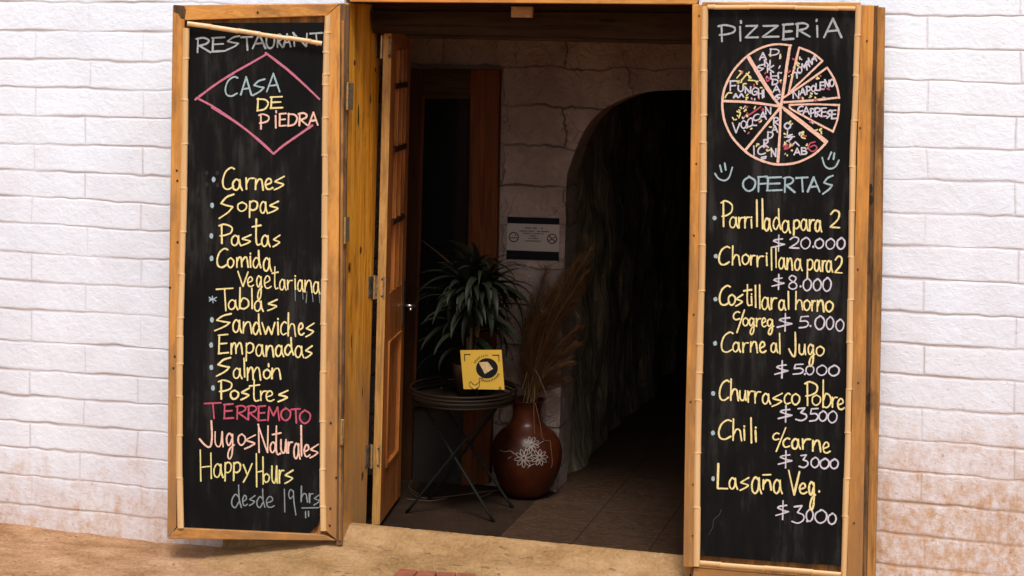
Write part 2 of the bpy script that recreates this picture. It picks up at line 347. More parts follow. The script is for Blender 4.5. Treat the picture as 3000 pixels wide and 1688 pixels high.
def catmull(p, k=6):
    p = [np.array(q, float) for q in p]
    if len(p) < 3:
        return [p[0]+(p[1]-p[0])*i/4 for i in range(5)] if len(p) == 2 else p
    out = []
    for i in range(len(p)-1):
        a = p[i-1] if i else 2*p[0]-p[1]; b, c = p[i], p[i+1]; d = p[i+2] if i+2 < len(p) else 2*p[-1]-p[-2]
        for j in range(k):
            u = j/k; out.append(.5*((2*b)+(c-a)*u+(2*a-5*b+4*c-d)*u*u+(3*b-a-3*c+d)*u**3))
    return out+[p[-1]]
def panel(name, poly, plane, off, t, material, parent, bevel=.003):
    mb = MB(); mb.prism([plane.at(x, y, off) for x, y in poly], plane.n, t); return mb.build(name, material, parent, bevel=bevel)

# ================================================================== SETTING
# street ground: one sheet to the horizon, finer and uneven by the door
def vnoise(x, y, sc, seed=0):
    r = np.random.default_rng(seed); T = r.random((64, 64)); x = x*sc; y = y*sc
    xi = np.floor(x).astype(int); yi = np.floor(y).astype(int); fx = x-xi; fy = y-yi; fx = fx*fx*(3-2*fx); fy = fy*fy*(3-2*fy)
    g = lambda a, b: T[a % 64, b % 64]
    return (g(xi, yi)*(1-fx)+g(xi+1, yi)*fx)*(1-fy)+(g(xi, yi+1)*(1-fx)+g(xi+1, yi+1)*fx)*fy-.5
def grid(xs, ys, zf):
    X, Yy = np.meshgrid(xs, ys); Z = zf(X, Yy); nx = len(xs); ny = len(ys)
    v = np.stack([X, Yy, Z], -1).reshape(-1, 3).tolist()
    f = [(j*nx+i, j*nx+i+1, (j+1)*nx+i+1, (j+1)*nx+i) for j in range(ny-1) for i in range(nx-1)]
    return v, f
xs = np.concatenate([[-400, -100, -30, -10, -5], np.arange(-3.4, 3.41, .04), [5, 10, 30, 100, 400]])
ys = np.concatenate([[-400, -100, -30, -12, -7, -4, -3, -2, -1.5], np.arange(-1.1, .09, .03), [.4, 30, 400]])
def gz(X, Yy):
    m_ = ((abs(X) < 3.3) & (Yy > -1.2) & (Yy < .1))
    return np.where(m_, vnoise(X, Yy, 2.2, 3)*.03+vnoise(X, Yy, 9, 4)*.012, 0)-.004
v, f = grid(xs, ys, gz)
tag(link('ground', v, f, M['ground'], smooth=True), kind='structure')

# facade: painted block courses modelled as relief
LZ = [2.56, 2.435, 2.31, 2.184, 2.06, 1.937, 1.81, 1.683, 1.563, 1.445, 1.328, 1.203, 1.08, .955, .813, .688, .575, .456, .336, .213, .086]
RZ = [2.68, 2.55, 2.42, 2.293, 2.164, 2.04, 1.915, 1.784, 1.663, 1.537, 1.415, 1.29, 1.164, 1.043, .924, .80, .675, .555, .435, .31, .19, .065]
def block_part(mb, joints, dirts, xs, zs, courses, per, off0, off1, jw=.0042):
    X, Z = np.meshgrid(xs, zs)
    Zw = Z+vnoise(X, Z, 3.5, 11)*.014+vnoise(X, Z, 18, 12)*.007
    cz = np.array(courses)
    wob = .6+1.2*np.clip(vnoise(X, Z, 5, 13)+.5, 0, 1)
    dz = np.min(np.abs(Zw[..., None]-cz), axis=-1)
    row = np.sum(Zw[..., None] < cz, axis=-1)
    o = np.where(row % 2 == 0, off0, off1)+vnoise(row*7.3, row*3.1, 1, 14)*.03
    Xw = X+vnoise(X, Z, 6, 15)*.012
    dx = np.abs((Xw-o+per/2) % per-per/2)
    g = lambda d, wv: np.exp(-(d/wv)**2)
    jz = g(dz, jw*wob); jx = g(dx, jw*.85)*np.clip(.0+1.5*(vnoise(X, Z, 2.3, 16)+.5), 0, 1)
    j = np.maximum(jz, jx*.8)
    pill = np.maximum(np.exp(-dz/.012), np.exp(-dx/.014)*.6)
    rowlean = vnoise(row*5.7+np.floor((Xw-o)/per)*2.3, row*1.9, 1, 17)
    brk = np.clip(.25+1.5*(vnoise(X, Z, 4.1, 21)+.5), .15, 1.25)
    dep = .0027*j*brk+.0003*pill+rowlean*.0008+vnoise(X, Z, 26, 18)*.0009+vnoise(X, Z, 60, 19)*.0008+vnoise(X, Z, 7, 20)*.0018
    nx = len(xs); nz = len(zs)
    v = np.stack([X, dep, Z], -1).reshape(-1, 3)
    f = [(q*nx+i, q*nx+i+1, (q+1)*nx+i+1, (q+1)*nx+i) for q in range(nz-1) for i in range(nx-1)]
    mb.add(v.tolist(), f); joints.append(np.clip(j*wob*.48*brk, 0, 1).ravel())
    return X.ravel(), Z.ravel()
wm = MB(); J = []; Dd = []
ar = np.arange
zs = ar(-.06, 2.62, .0045)
X, Z = block_part(wm, J, Dd, np.concatenate([ar(-4, -2.5, .03), ar(-2.5, -1.36, .0045), ar(-1.36, -.731, .015), [-.731]]), zs, LZ, .53, -1.66, -1.93)
Dd.append(np.clip(1.0-(Z+.05)/.62, 0, 1)*.72)
X, Z = block_part(wm, J, Dd, np.concatenate([[.765], ar(.78, 1.40, .015), ar(1.40, 2.12, .0045), ar(2.12, 4, .03)]), zs, RZ, .66, 1.645, 1.975)
Dd.append(np.clip(1.2-(Z+.05)/1.0, 0, 1)*.95*np.clip(1.25-(X-1.5)*.35, .6, 1.1))
X, Z = block_part(wm, J, Dd, np.concatenate([ar(-.73, .76, .03), [.764]]), ar(2.37, 2.62, .01), LZ, .53, -.2, .06)
Dd.append(X*0)
nb = len(wm.v)
for x0, x1, z0, z1 in ((-4, -.733, -.06, 2.615), (.767, 4, -.06, 2.615), (-.733, .767, 2.375, 2.615)):
    wm.box(x0, x1, .022, .29, z0, z1)
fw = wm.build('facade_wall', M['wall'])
for nm, arr in (('joint', np.concatenate(J)), ('dirt', np.concatenate(Dd))):
    a = fw.data.attributes.new(nm, 'FLOAT', 'POINT'); full = np.zeros(len(fw.data.vertices), np.float32); full[:len(arr)] = arr; a.data.foreach_set('value', full)
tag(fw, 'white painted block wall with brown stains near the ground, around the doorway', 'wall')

# sandy cement sill, sloping down to the street
S0 = floorp(.12)
def sz(X, Yy):
    inner = .10+X*.02; d = inner-Yy
    base = np.where(d < .1, .12-.055*np.clip(d, 0, .1)/.1, .065*np.exp(-((d-.1)/.20)**1.5))
    e = lambda q: np.clip(q, 0, 1)**2*(3-2*np.clip(q, 0, 1))
    edge = np.where(Yy > -.005, 1, e((X+1.25)/.5)*e((1.5-X)/.5))
    near = np.clip(d/.09, .12, 1)
    return base*edge+(vnoise(X, Yy, 4, 31)*.012+vnoise(X, Yy, 13, 32)*.010+vnoise(X, Yy, 34, 33)*.005)*near+vnoise(X, Yy, 70, 34)*.0025-np.clip((d-.3)/.12, 0, 1)*.03-.004
sx = ar(-1.25, 1.5, .010); sy = np.concatenate([ar(-.42, .115, .009), [.118]])
v, f = grid(sx, sy, sz); k = len(v); nx = len(sx)
mb = MB(); mb.add(v, f)
top = [v[(len(sy)-1)*nx+i] for i in range(nx)]
mb.add(top+[(p[0], p[1]+.004, -.05) for p in top], [(i, i+1, nx+i+1, nx+i) for i in range(nx-1)])
sill = mb.build('door_sill', M['sill'], smooth=True)
tag(sill, 'sandy cement door sill worn and sloping down to the street', 'sill')

# interior floor
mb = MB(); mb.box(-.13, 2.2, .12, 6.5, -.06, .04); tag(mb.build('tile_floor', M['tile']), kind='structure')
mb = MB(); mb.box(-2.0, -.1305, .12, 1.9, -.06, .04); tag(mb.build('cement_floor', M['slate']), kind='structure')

# room shell: side walls, ceiling
YB = 1.15
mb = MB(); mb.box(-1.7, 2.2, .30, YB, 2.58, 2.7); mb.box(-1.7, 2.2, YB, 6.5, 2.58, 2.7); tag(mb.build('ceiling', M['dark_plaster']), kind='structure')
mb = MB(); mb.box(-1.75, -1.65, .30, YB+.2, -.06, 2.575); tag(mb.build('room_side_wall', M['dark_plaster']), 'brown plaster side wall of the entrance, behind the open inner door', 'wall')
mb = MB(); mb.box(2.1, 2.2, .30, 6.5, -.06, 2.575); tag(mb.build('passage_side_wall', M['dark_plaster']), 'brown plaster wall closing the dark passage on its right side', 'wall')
# back wall with arch
BW = wallp(YB)
arch_px = [(1628, 1440), (1640, 1231), (1645, 1022), (1655, 718), (1657, 659), (1660, 526), (1672, 480), (1694, 420), (1722, 368), (1761, 325), (1808, 298), (1858, 278), (1907, 268), (1960, 265), (2012, 264)]
ap = [BW.at(*p) for p in arch_px]; ap[0][2] = .03
cx = ap[-1][0]; right = [np.array([2*cx-p[0], p[1], p[2]]) for p in ap[:-1]][::-1]
arch = ap+right
def wall_with_hole(x0, x1, z0, z1, hole, y, t, name, material, parent=None, jag=0):
    pts = [(x0, y, z0)]+[tuple(p) for p in hole]+[(x1, y, z0), (x1, y, z1), (x0, y, z1)]
    bm = bmesh.new(); vs = [bm.verts.new(p) for p in pts]; fc = bm.faces.new(vs)
    r = bmesh.ops.extrude_face_region(bm, geom=[fc])
    for e in r['geom']:
        if isinstance(e, bmesh.types.BMVert): e.co.y += t
    bmesh.ops.triangulate(bm, faces=[q for q in bm.faces if len(q.verts) > 4])
    bmesh.ops.recalc_face_normals(bm, faces=bm.faces)
    me = bpy.data.meshes.new(name); bm.to_mesh(me); bm.free(); me.materials.append(material)
    o = bpy.data.objects.new(name, me); C.objects.link(o); o.parent = parent; return o
hs_ = [np.array(p) for p in catmull(arch, 5)]
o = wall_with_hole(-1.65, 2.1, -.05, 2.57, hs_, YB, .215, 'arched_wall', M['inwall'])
tag(o, 'rough cracked plaster wall with a round arch leading into a dark passage', 'wall')
# stone wall of the passage, seen through the arch
v, f = grid(ar(0, 5.1, .06), ar(-.04, 2.57, .06), lambda a, b: vnoise(a, b, 3.5, 41)*.10+vnoise(a, b, 9, 42)*.06)
vv = [(-.10-z*.75, 1.372+x, y) for x, y, z in v]
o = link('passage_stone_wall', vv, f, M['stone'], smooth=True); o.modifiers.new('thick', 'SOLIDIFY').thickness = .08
tag(o, 'rough dark stone wall along the left of the passage behind the arch', 'wall')
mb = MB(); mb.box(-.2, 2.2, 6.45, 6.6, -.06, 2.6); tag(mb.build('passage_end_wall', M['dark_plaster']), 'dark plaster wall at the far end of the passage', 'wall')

# loose grit and straw on sill and ground
rg = random.Random(77); mb = MB()
for k in range(420):
    x = rg.uniform(-2.3, .75); y = rg.uniform(-.62, .08) if x > -.7 else rg.uniform(-.7, -.01)
    z_ = float(max(sz(np.array([x]), np.array([y]))[0], gz(np.array([x]), np.array([y]))[0])); q = rg.uniform(.0018, .006)*(1 if rg.random() > .06 else 1.8); a = rg.uniform(0, 6.28)
    pts = [np.array([x+q*math.cos(a+i*2.1)*rg.uniform(.7, 1.3), y+q*math.sin(a+i*2.1)*rg.uniform(.7, 1.3), z_]) for i in range(3)]; tp = np.array([x, y, z_+q*rg.uniform(.5, .9)])
    mb.add(pts+[tp], [(0, 1, 3), (1, 2, 3), (2, 0, 3), (0, 2, 1)])
for k in range(46):
    x = rg.uniform(-.68, .7); y = rg.uniform(-.3, .07); z_ = float(sz(np.array([x]), np.array([y]))[0])+.003; a = rg.uniform(-.5, .5); l = rg.uniform(.012, .05)
    mb.tube([(x, y, z_), (x+l*.5*math.cos(a), y+l*.5*math.sin(a), z_+.003), (x+l*math.cos(a), y+l*math.sin(a), z_)], .0013, 4)
tag(mb.build('grit', simple('pale_brown_grit', (.34, .22, .12), .9, .75, 300, 0, 0)), kind='stuff')
# ================================================================== DOOR FRAME
W0 = wallp(0)
fr = thing('doorway', (0, 0, .06), 'honey pine frame of the open doorway with a dark header and brass latch block', 'door frame')
jl = [W0.at(1024, 4)[0], W0.at(1003, 1592)[0]]
XL = -.708
mb = MB(); JP = Plane((XL, 0, 0), (1, 0, 0)); jt = JP.at(1115, 110); jb_ = JP.at(1072, 1541); mb.prism([(XL, -.012, .03), (XL, jb_[1], .03), (XL, jt[1], jt[2]), (XL, jt[1], 2.32), (XL, -.012, 2.32)], (1, 0, 0), .022); jb = mb.build('jamb', M['jamb'], fr, bevel=.002)
jb['label'] = 'yellow varnished wide side plank with knots'
mb = MB(); mb.prism([(.742, -.012, .03), (.742, .285, .03), (.742, .285, 2.262), (.742, -.012, 2.262)], (-1, 0, 0), .02); mb.build('jamb', M['jamb'], fr, bevel=.002)
def jamb_spot(name, px, py, ry, rz):
    p = Plane((XL, 0, 0), (1, 0, 0)).at(px, py, .0006); k = 16; a_ = random.random()*6
    mb = MB(); mb.add([p+np.array([0, ry*math.cos(2*math.pi*i/k)*(1+.15*math.sin(2*i+a_)), rz*math.sin(2*math.pi*i/k)*(1+.15*math.cos(3*i+a_))]) for i in range(k)], [tuple(range(k))]); mb.build(name, M['nail'] if ry < .009 else M['knot'], fr)
for q in ((1039, 184, .012, .012), (1057, 733, .012, .017), (1024, 785, .014, .022), (1062, 1395, .012, .02), (1086, 290, .006, .02), (1050, 340, .008, .05), (1100, 205, .007, .012), (1062, 1150, .004, .02), (1030, 1000, .004, .03)): jamb_spot('wood_knot', *q)
# lintel board
L1 = wallp(-.03)
lp = [L1.at(1020, -60), L1.at(2060, -60), L1.at(2040, 13), L1.at(1024, 5.5)]
mb = MB(); mb.prism(lp, (0, -1, 0), .055); mb.build('lintel', M['pine_x'], fr, bevel=.003)
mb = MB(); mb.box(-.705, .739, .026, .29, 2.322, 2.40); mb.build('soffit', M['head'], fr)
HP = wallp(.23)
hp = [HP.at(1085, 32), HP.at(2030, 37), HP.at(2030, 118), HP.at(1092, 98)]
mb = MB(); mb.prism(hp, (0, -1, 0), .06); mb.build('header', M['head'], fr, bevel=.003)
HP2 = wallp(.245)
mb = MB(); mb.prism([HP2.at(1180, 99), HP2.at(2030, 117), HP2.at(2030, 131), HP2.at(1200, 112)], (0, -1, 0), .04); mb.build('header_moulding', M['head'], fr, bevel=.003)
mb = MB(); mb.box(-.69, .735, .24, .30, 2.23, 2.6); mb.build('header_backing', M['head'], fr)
lb = panel('latch_block', [(1497, 18), (1559, 19), (1557, 52), (1496, 51)], wallp(.12), 0, .03, M['latch'], fr, .004)
for q in ((1509, 23), (1547, 47)):
    mb = MB(); mb.lathe([(.004, 0), (.004, .004), (0, .006)], wallp(.118).at(*q)+np.array([0, 0, -.002]), 8); mb.build('screw_head', M['steel'], lb)
hk = panel('latch_hook', [(1755, 60), (1800, 62), (1798, 67), (1757, 66)], HP, .012, .012, M['iron'], fr, .001)

# ================================================================== CHALK LETTERS
G = {
'a': [[(.72,.2),(.4,.02),(.08,.35),(.1,.8),(.4,.97),(.68,.7),(.76,.15)],[(.76,.05),(.8,.6),(1,1)]],
'b': [[(.08,0),(.05,1)],[(.06,.75),(.4,.5),(.9,.6),(.95,.85),(.5,1),(.05,.95)]],
'c': [[(1,.1),(.6,0),(.12,.3),(.05,.75),(.4,1),(1,.88)]],
'd': [[(.78,.55),(.4,.42),(.06,.65),(.08,.9),(.4,1),(.75,.75)],[(.72,0),(.78,.6),(1,1)]],
'e': [[(.12,.6),(.75,.4),(.72,.1),(.4,.02),(.08,.4),(.2,.9),(.6,1),(1,.85)]],
'g': [[(.75,.12),(.4,0),(.06,.15),(.1,.38),(.4,.46),(.75,.2)],[(.78,.04),(.8,.5),(.7,.85),(.4,1),(.2,.85),(.45,.6),(1,.45)]],
'h': [[(.08,0),(.04,.98)],[(.06,.75),(.4,.48),(.8,.52),(.9,.75),(1,1)]],
'i': [[(.4,.22),(.6,1)],[(.45,0),(.55,.06)]],
'j': [[(.7,.2),(.7,.8),(.1,1)]],
'l': [[(.4,0),(.6,1)]],
'm': [[(.06,.1),(.06,1)],[(.06,.5),(.25,.08),(.42,.2),(.46,.95)],[(.46,.5),(.7,.08),(.88,.2),(.98,1)]],
'n': [[(.08,.05),(.04,.95)],[(.06,.55),(.4,.1),(.75,.1),(.88,.45),(.98,1)]],
'o': [[(.55,.02),(.1,.25),(.08,.75),(.45,1),(.88,.75),(.95,.3),(.5,.02)]],
'p': [[(.12,.02),(.08,1)],[(.08,.15),(.5,.0),(.95,.12),(.9,.42),(.5,.56),(.1,.5)]],
'q': [[(.7,.1),(.1,.1),(.1,.5),(.7,.4)],[(.75,0),(.8,1)]],
'r': [[(.1,.05),(.14,1)],[(.12,.55),(.45,.12),(1,.08)]],
's': [[(1,.03),(.2,.35),(.12,.42)],[(.12,.42),(.85,.58),(.92,.66)],[(.92,.66),(.5,.85),(.03,1)]],
't': [[(.48,0),(.45,.75),(.6,.98),(.95,.95)],[(.02,.3),(1,.24)]],
'u': [[(.06,.0),(.06,.7),(.35,.98),(.7,.85),(.88,.1)],[(.88,.0),(.92,.6),(1,1)]],
'v': [[(0,0),(.45,1)],[(.45,1),(1,0)]],
'w': [[(0,0),(.28,1)],[(.28,1),(.5,.35)],[(.5,.35),(.75,1)],[(.75,1),(1,0)]],
'y': [[(.05,.05),(.45,.55)],[(1,0),(.5,.6),(.05,1)]],
'ñ': [[(.08,.25),(.04,.95)],[(.06,.62),(.4,.3),(.75,.32),(.88,.55),(.98,1)]],
'A': [[(0,1),(.52,0)],[(.5,0),(1,1)],[(.15,.68),(.85,.62)]],
'B': [[(.05,0),(.05,1)],[(.05,.02),(.85,.1),(.75,.42),(.1,.5)],[(.1,.5),(.95,.6),(.9,.92),(.05,1)]],
'C': [[(1,.06),(.7,0),(.25,.2),(.02,.6),(.12,.92),(.5,1),(.95,.85)]],
'D': [[(.12,0),(.06,1)],[(.02,.06),(.7,.1),(.98,.4),(.7,.85),(.02,1)]],
'E': [[(.1,.03),(.06,.97)],[(.0,.05),(.95,0)],[(.08,.5),(.85,.46)],[(.0,1),(1,.95)]],
'F': [[(.12,.03),(.1,1)],[(.05,.04),(1,0)],[(.1,.5),(.85,.46)]],
'G': [[(1,.1),(.6,0),(.1,.35),(.1,.8),(.5,1),(.9,.85),(.92,.55),(.5,.55)]],
'H': [[(.05,0),(.1,1)],[(.92,.1),(.96,.92)],[(.08,.56),(.95,.52)]],
'I': [[(.4,0),(.55,1)]],
'J': [[(.9,0),(.95,.6),(.85,.95),(.6,.98),(.3,.85),(.02,.68)]],
'K': [[(.08,0),(.1,1)],[(1,0),(.12,.55)],[(.2,.5),(1,1)]],
'L': [[(.12,0),(.05,.95)],[(.03,.97),(1,.98)]],
'M': [[(.12,0),(.03,1)],[(.12,0),(.5,.65)],[(.5,.65),(.85,.02)],[(.85,.02),(1,1)]],
'N': [[(.08,0),(.12,1)],[(.02,.0),(.85,1)],[(.9,.05),(.86,1)]],
'O': [[(.5,.02),(.08,.3),(.06,.72),(.45,1),(.88,.78),(.96,.3),(.45,.0)]],
'P': [[(.2,.06),(.22,1)],[(0,.08),(.4,0),(.95,.15),(.92,.42),(.5,.56),(.08,.6)]],
'R': [[(.14,.02),(.1,1)],[(0,.08),(.5,0),(.86,.16),(.7,.4),(.12,.56)],[(.2,.52),(1,1)]],
'S': [[(1,0),(.5,.12),(.12,.38)],[(.12,.38),(.5,.46),(.92,.52)],[(.92,.52),(.6,.75),(0,1)]],
'T': [[(0,.05),(1,0)],[(.5,.03),(.58,1)]],
'U': [[(.05,0),(.05,.7),(.4,1),(.85,.75),(.92,0)]],
'V': [[(0,0),(.5,1)],[(.5,1),(1,.05)]],
'Z': [[(.05,.05),(.95,.03)],[(.95,.03),(.02,.95)],[(.02,.95),(1,.93)]],
'Y': [[(0,0),(.5,.5)],[(1,0),(.5,.5),(.4,1)]],
'0': [[(.55,.02),(.12,.25),(.06,.7),(.42,1),(.86,.8),(.96,.32),(.6,.0),(.4,.06)]],
'1': [[(.4,0),(.6,1)]],
'2': [[(.1,.22),(.45,0),(.85,.12),(.75,.5),(.1,.92)],[(.05,.95),(.9,.98)]],
'3': [[(.2,.08),(.8,.02)],[(.8,.02),(.45,.4)],[(.45,.4),(.9,.55),(.9,.82),(.5,1),(.02,.9)]],
'5': [[(.95,.02),(.25,.06)],[(.25,.06),(.15,.45)],[(.15,.45),(.7,.42),(.95,.65),(.7,.92),(.05,1)]],
'8': [[(.8,.12),(.4,0),(.12,.2),(.4,.42),(.85,.62),(.85,.9),(.45,1),(.1,.85),(.2,.6),(.7,.4),(.85,.15)]],
'9': [[(.7,.1),(.3,0),(.06,.18),(.25,.36),(.62,.25)],[(.66,.05),(.75,.5),(1,1)]],
'$': [[(.82,.24),(.3,.3),(.16,.38)],[(.16,.38),(.6,.52),(.96,.58)],[(.96,.58),(.5,.68),(.02,.78)],[(.55,0),(.52,1)]],
'/': [[(1,0),(0,1)]],
'-': [[(0,.5),(1,.4)]],
}
stroke_count = [0]
def ribbon(mb, pts3, n, wd, close_caps=True):
    P = [np.array(p) for p in pts3]; k = len(P)
    if k < 2: return
    lift = .0012+(stroke_count[0] % 7)*.00012; stroke_count[0] += 1
    L = []; Rr = []
    w_ = [wd*(.86+.28*random.random()) for _ in range(3)]
    T = [(P[min(i+1, k-1)]-P[max(i-1, 0)]) for i in range(k)]
    T = [t_/(np.linalg.norm(t_)+1e-9) for t_ in T]
    P2 = [P[0]-T[0]*wd*.38]+P+[P[-1]+T[-1]*wd*.38]; T2 = [T[0]]+T+[T[-1]]
    for i, (p, t_) in enumerate(zip(P2, T2)):
        u = i/(len(P2)-1)*2; a = w_[int(min(u, 1.999))]*(1-u % 1)+w_[min(int(u)+1, 2)]*(u % 1) if u < 2 else w_[2]
        a *= .88+.24*random.random()
        if i in (0, len(P2)-1): a *= .45
        s_ = np.cross(n, t_); q = p+n*(lift+.0006*i/len(P2)); L.append(q+s_*a/2); Rr.append(q-s_*a/2)
    mb.add(L+Rr, [(i, i+1, len(L)+i+1, len(L)+i) for i in range(len(L)-1)])
class ZC:                                              # the frame a zoomed view was read in
    def __init__(s, ox, oy, sc): s.o = (ox, oy, sc)
    def __call__(s, x, y): return (s.o[0]+x/s.o[2], s.o[1]+y/s.o[2])
PX = .00139                                            # metres per photo pixel on the boards
def letters(mb, z, plane, off, spec, wpx):
    for item in spec.split(';'):
        q = item.split(); ch = q[0]; x0, x1, y0, y1 = map(float, q[1:5])
        for st in G[ch]:
            pts = catmull([(x0+a*(x1-x0), y0+b*(y1-y0)) for a, b in st], 5)
            ribbon(mb, [plane.at(*z(*p), off) for p in pts], plane.n, wpx*PX*(.70+.18*random.random()))
def strokes(mb, z, plane, off, lists, wpx, smooth=True):
    for st in lists:
        pts = catmull(st, 6) if smooth else [np.array(p, float) for p in st]
        ribbon(mb, [plane.at(*z(*p), off) for p in pts], plane.n, wpx*PX)
def dots(mb, z, plane, off, lst, rx=5.5, ry=8):
    for x, y in lst:
        lift = .0012; c = z(x, y); k = 14; jj = random.random()
        pts = [plane.at(c[0]+rx*math.cos(2*math.pi*i/k)*(1+.12*math.sin(3*i+jj*6)), c[1]+ry*math.sin(2*math.pi*i/k)*(1+.1*math.sin(2*i+jj*5)), off+lift) for i in range(k)]
        mb.add(pts, [tuple(range(k))])
def each_dot(name, z, plane, off, lst, rx, ry, material, parent):
    for q in lst:
        mb = MB(); dots(mb, z, plane, off, [q], rx, ry); mb.build(name, material, parent)
def line(parent, z, plane, off, spec, wpx, col, name='chalk_word', extra=None):
    words_ = spec.split('|') if spec else [None]
    for i, ws in enumerate(words_):
        mb = MB()
        if ws: letters(mb, z, plane, off, ws, wpx)
        if extra and i == len(words_)-1: extra(mb)
        mb.build(name, CH[col], parent)

def bamboo(name, plane, off, pts, wpx, nodes, material, parent):   # a half-round split cane with node rings
    P = catmull(pts, 8); mb = MB(); n = len(P); rings = []; seg = 9
    acc = [0]
    for i in range(1, n): acc.append(acc[-1]+float(np.linalg.norm(P[i]-P[i-1])))
    stops = sorted(set([a for a in acc]+[max(0, min(acc[-1], q+dq)) for q in nodes for dq in (-5, -2.5, 0, 2.5, 5)]))
    pos = lambda s_: [np.interp(s_, acc, [p[j] for p in P]) for j in (0, 1)]
    seglen = sorted(nodes)
    for s_ in stops:
        p = pos(s_); a = pos(max(0, s_-4)); b = pos(min(acc[-1], s_+4)); d = np.array(b)-np.array(a); d = d/np.linalg.norm(d); q = np.array([-d[1], d[0]])
        bul = sum(math.exp(-((s_-k)/2.4)**2) for k in nodes)
        side = (.6 if sum(1 for k in seglen if k < s_) % 2 else -.6)
        hw = wpx/2*(1+.14*bul+.05*math.sin(s_*.013+nodes[0])); rad = hw*PX*.8
        c = np.array(p)+q*side
        rings.append([plane.at(c[0]+q[0]*hw*math.cos(t_), c[1]+q[1]*hw*math.cos(t_), off+rad*math.sin(t_)-.001) for t_ in np.linspace(0, math.pi, seg)])
    v = [p for r in rings for p in r]
    f = [(i*seg+k, i*seg+k+1, (i+1)*seg+k+1, (i+1)*seg+k) for i in range(len(rings)-1) for k in range(seg-1)]
    f += [tuple(range(seg)), tuple((len(rings)-1)*seg+k for k in range(seg))]
    f += [(i*seg, (i+1)*seg, (i+1)*seg+seg-1, i*seg+seg-1) for i in range(len(rings)-1)]
    mb.add(v, f); return mb.build(name, material, parent, smooth=False)

def hinge(parent, plane, off, poly, pin, material, screws=()):
    h = panel('hinge', poly, plane, off, .004, material, parent, .001)
    mb = MB(); a = plane.at(*pin[0], off+.003); b = plane.at(*pin[1], off+.003); mb.tube([a, b], .0055, 8); mb.build('hinge_pin', M['brass'], h)
    if screws:
        for q in screws:
            mb = MB(); p = plane.at(*q, off); mb.prism([p+plane.n*.0025+np.array([math.cos(a_)*.0045, 0, math.sin(a_)*.0045]) for a_ in np.linspace(0, 2*math.pi, 9)[:-1]], plane.n, .004); mb.build('screw_head', M['hinge_dark'], h)
    return h

# ================================================================== LEFT SHUTTER
TH = math.radians(17)
pA = wallp(-.05).at(1000, 800)
LP = Plane(pA, (math.sin(TH), -math.cos(TH), 0))
sh = thing('menu_shutter', tuple(LP.at(745, 1570, -.03)), 'pine shutter opened to the left with a chalkboard naming the restaurant and its dishes', 'shutter')
BO = -.012
panel('stile', [(506, 16), (541, 58), (537, 300), (531, 600), (522, 900), (518, 1200), (516, 1400), (517, 1545), (490, 1578), (494, 900), (500, 470)], LP, 0, .034, M['pine'], sh)
panel('stile', [(997, 12), (955, 48), (958, 300), (954, 700), (951, 1000), (948, 1300), (950, 1553), (986, 1583), (989, 1200), (992, 900), (994, 500)], LP, -.001, .034, M['pine'], sh)
panel('rail', [(507, 14.5), (996, 10.5), (956, 46.5), (542.5, 60)], LP, 0, .034, M['pine_x'], sh)
panel('rail', [(519, 1546.5), (948.5, 1567), (984, 1584.5), (491, 1579.5)], LP, -.001, .034, M['pine_x'], sh)
panel('rear_stile', [(990, 10), (1024, 14), (1016, 470), (1011, 900), (1006, 1300), (1003, 1598), (984, 1600), (988, 900)], LP, -.012, .03, M['dark_gap'], sh)
o = panel('edge_strip', [(1000, 60), (1009, 62), (1003, 900), (998, 1585), (992, 1585), (995, 900)], LP, -.006, .02, M['pine_old'], sh); o['label'] = 'worn strip of paler wood along the hinge side'
panel('backing', [(530, 50), (975, 45), (970, 1570), (510, 1560)], LP, -.026, .006, M['pine_old'], sh, 0)
bd = panel('chalkboard', [(541, 68), (951, 66), (948, 500), (944, 900), (941, 1300), (941, 1500), (931, 1541), (893, 1571), (700, 1561), (528, 1550), (532, 1200), (538, 800), (544, 400)], LP, BO, .006, M['board'], sh, .001)
bamboo('bamboo_strip', LP, -.001, [(545, 82), (543, 240), (540, 480), (535, 720), (528, 960), (526, 1200), (526, 1400), (529, 1548)], 19, [90, 211, 340, 470, 598, 722, 850, 905, 985, 1080, 1195, 1320], M['bamboo'], sh)
bamboo('bamboo_strip', LP, -.001, [(960, 46), (955, 200), (952, 420), (952, 700), (948, 960), (946, 1250), (945, 1380), (947, 1556)], 18.5, [50, 108, 172, 203, 300, 410, 525, 650, 775, 905, 1045, 1190, 1330, 1440], M['bamboo'], sh)
st = bamboo('bamboo_strip', LP, .012, [(548, 70), (640, 82), (745, 98), (850, 113), (943, 127)], 14, [70, 150, 214, 300, 365], M['bamboo_x'], sh); st['label'] = 'loose cane slipped down across the restaurant heading'
zA = ZC(480, 0, 3.018); zB = ZC(480, 460, 3.018); zC = ZC(480, 900, 3.018); zD = ZC(480, 1200, 2.97)
LB = lambda z, s_, w_, c, **k: line(bd, z, LP, BO, s_, w_, c, **k)
LB(zA, 'R 285 415 335 465;E 425 545 330 457;S 550 670 318 445;T 680 785 325 445;A 785 900 300 430;U 905 985 305 428;R 1000 1050 305 420;A 1058 1122 300 415;N 1138 1280 290 411;T 1292 1400 292 400', 6.5, 'g')
LB(zA, '', 5, 'r', name='chalk_diamond', extra=lambda mb: (strokes(mb, zA, LP, BO, [[(278, 882), (440, 760), (600, 655), (760, 565), (907, 480)], [(900, 468), (1010, 548), (1130, 645), (1260, 765), (1376, 878)], [(290, 865), (440, 945), (600, 1052), (760, 1172), (880, 1272), (972, 1362)], [(968, 1362), (1060, 1285), (1190, 1195), (1315, 1108)]], 6.5), strokes(mb, zA, LP, BO, [[(310, 850), (470, 742), (620, 650)], [(930, 495), (1120, 645), (1330, 835)], [(420, 950), (700, 1130), (960, 1355)]], 4)))
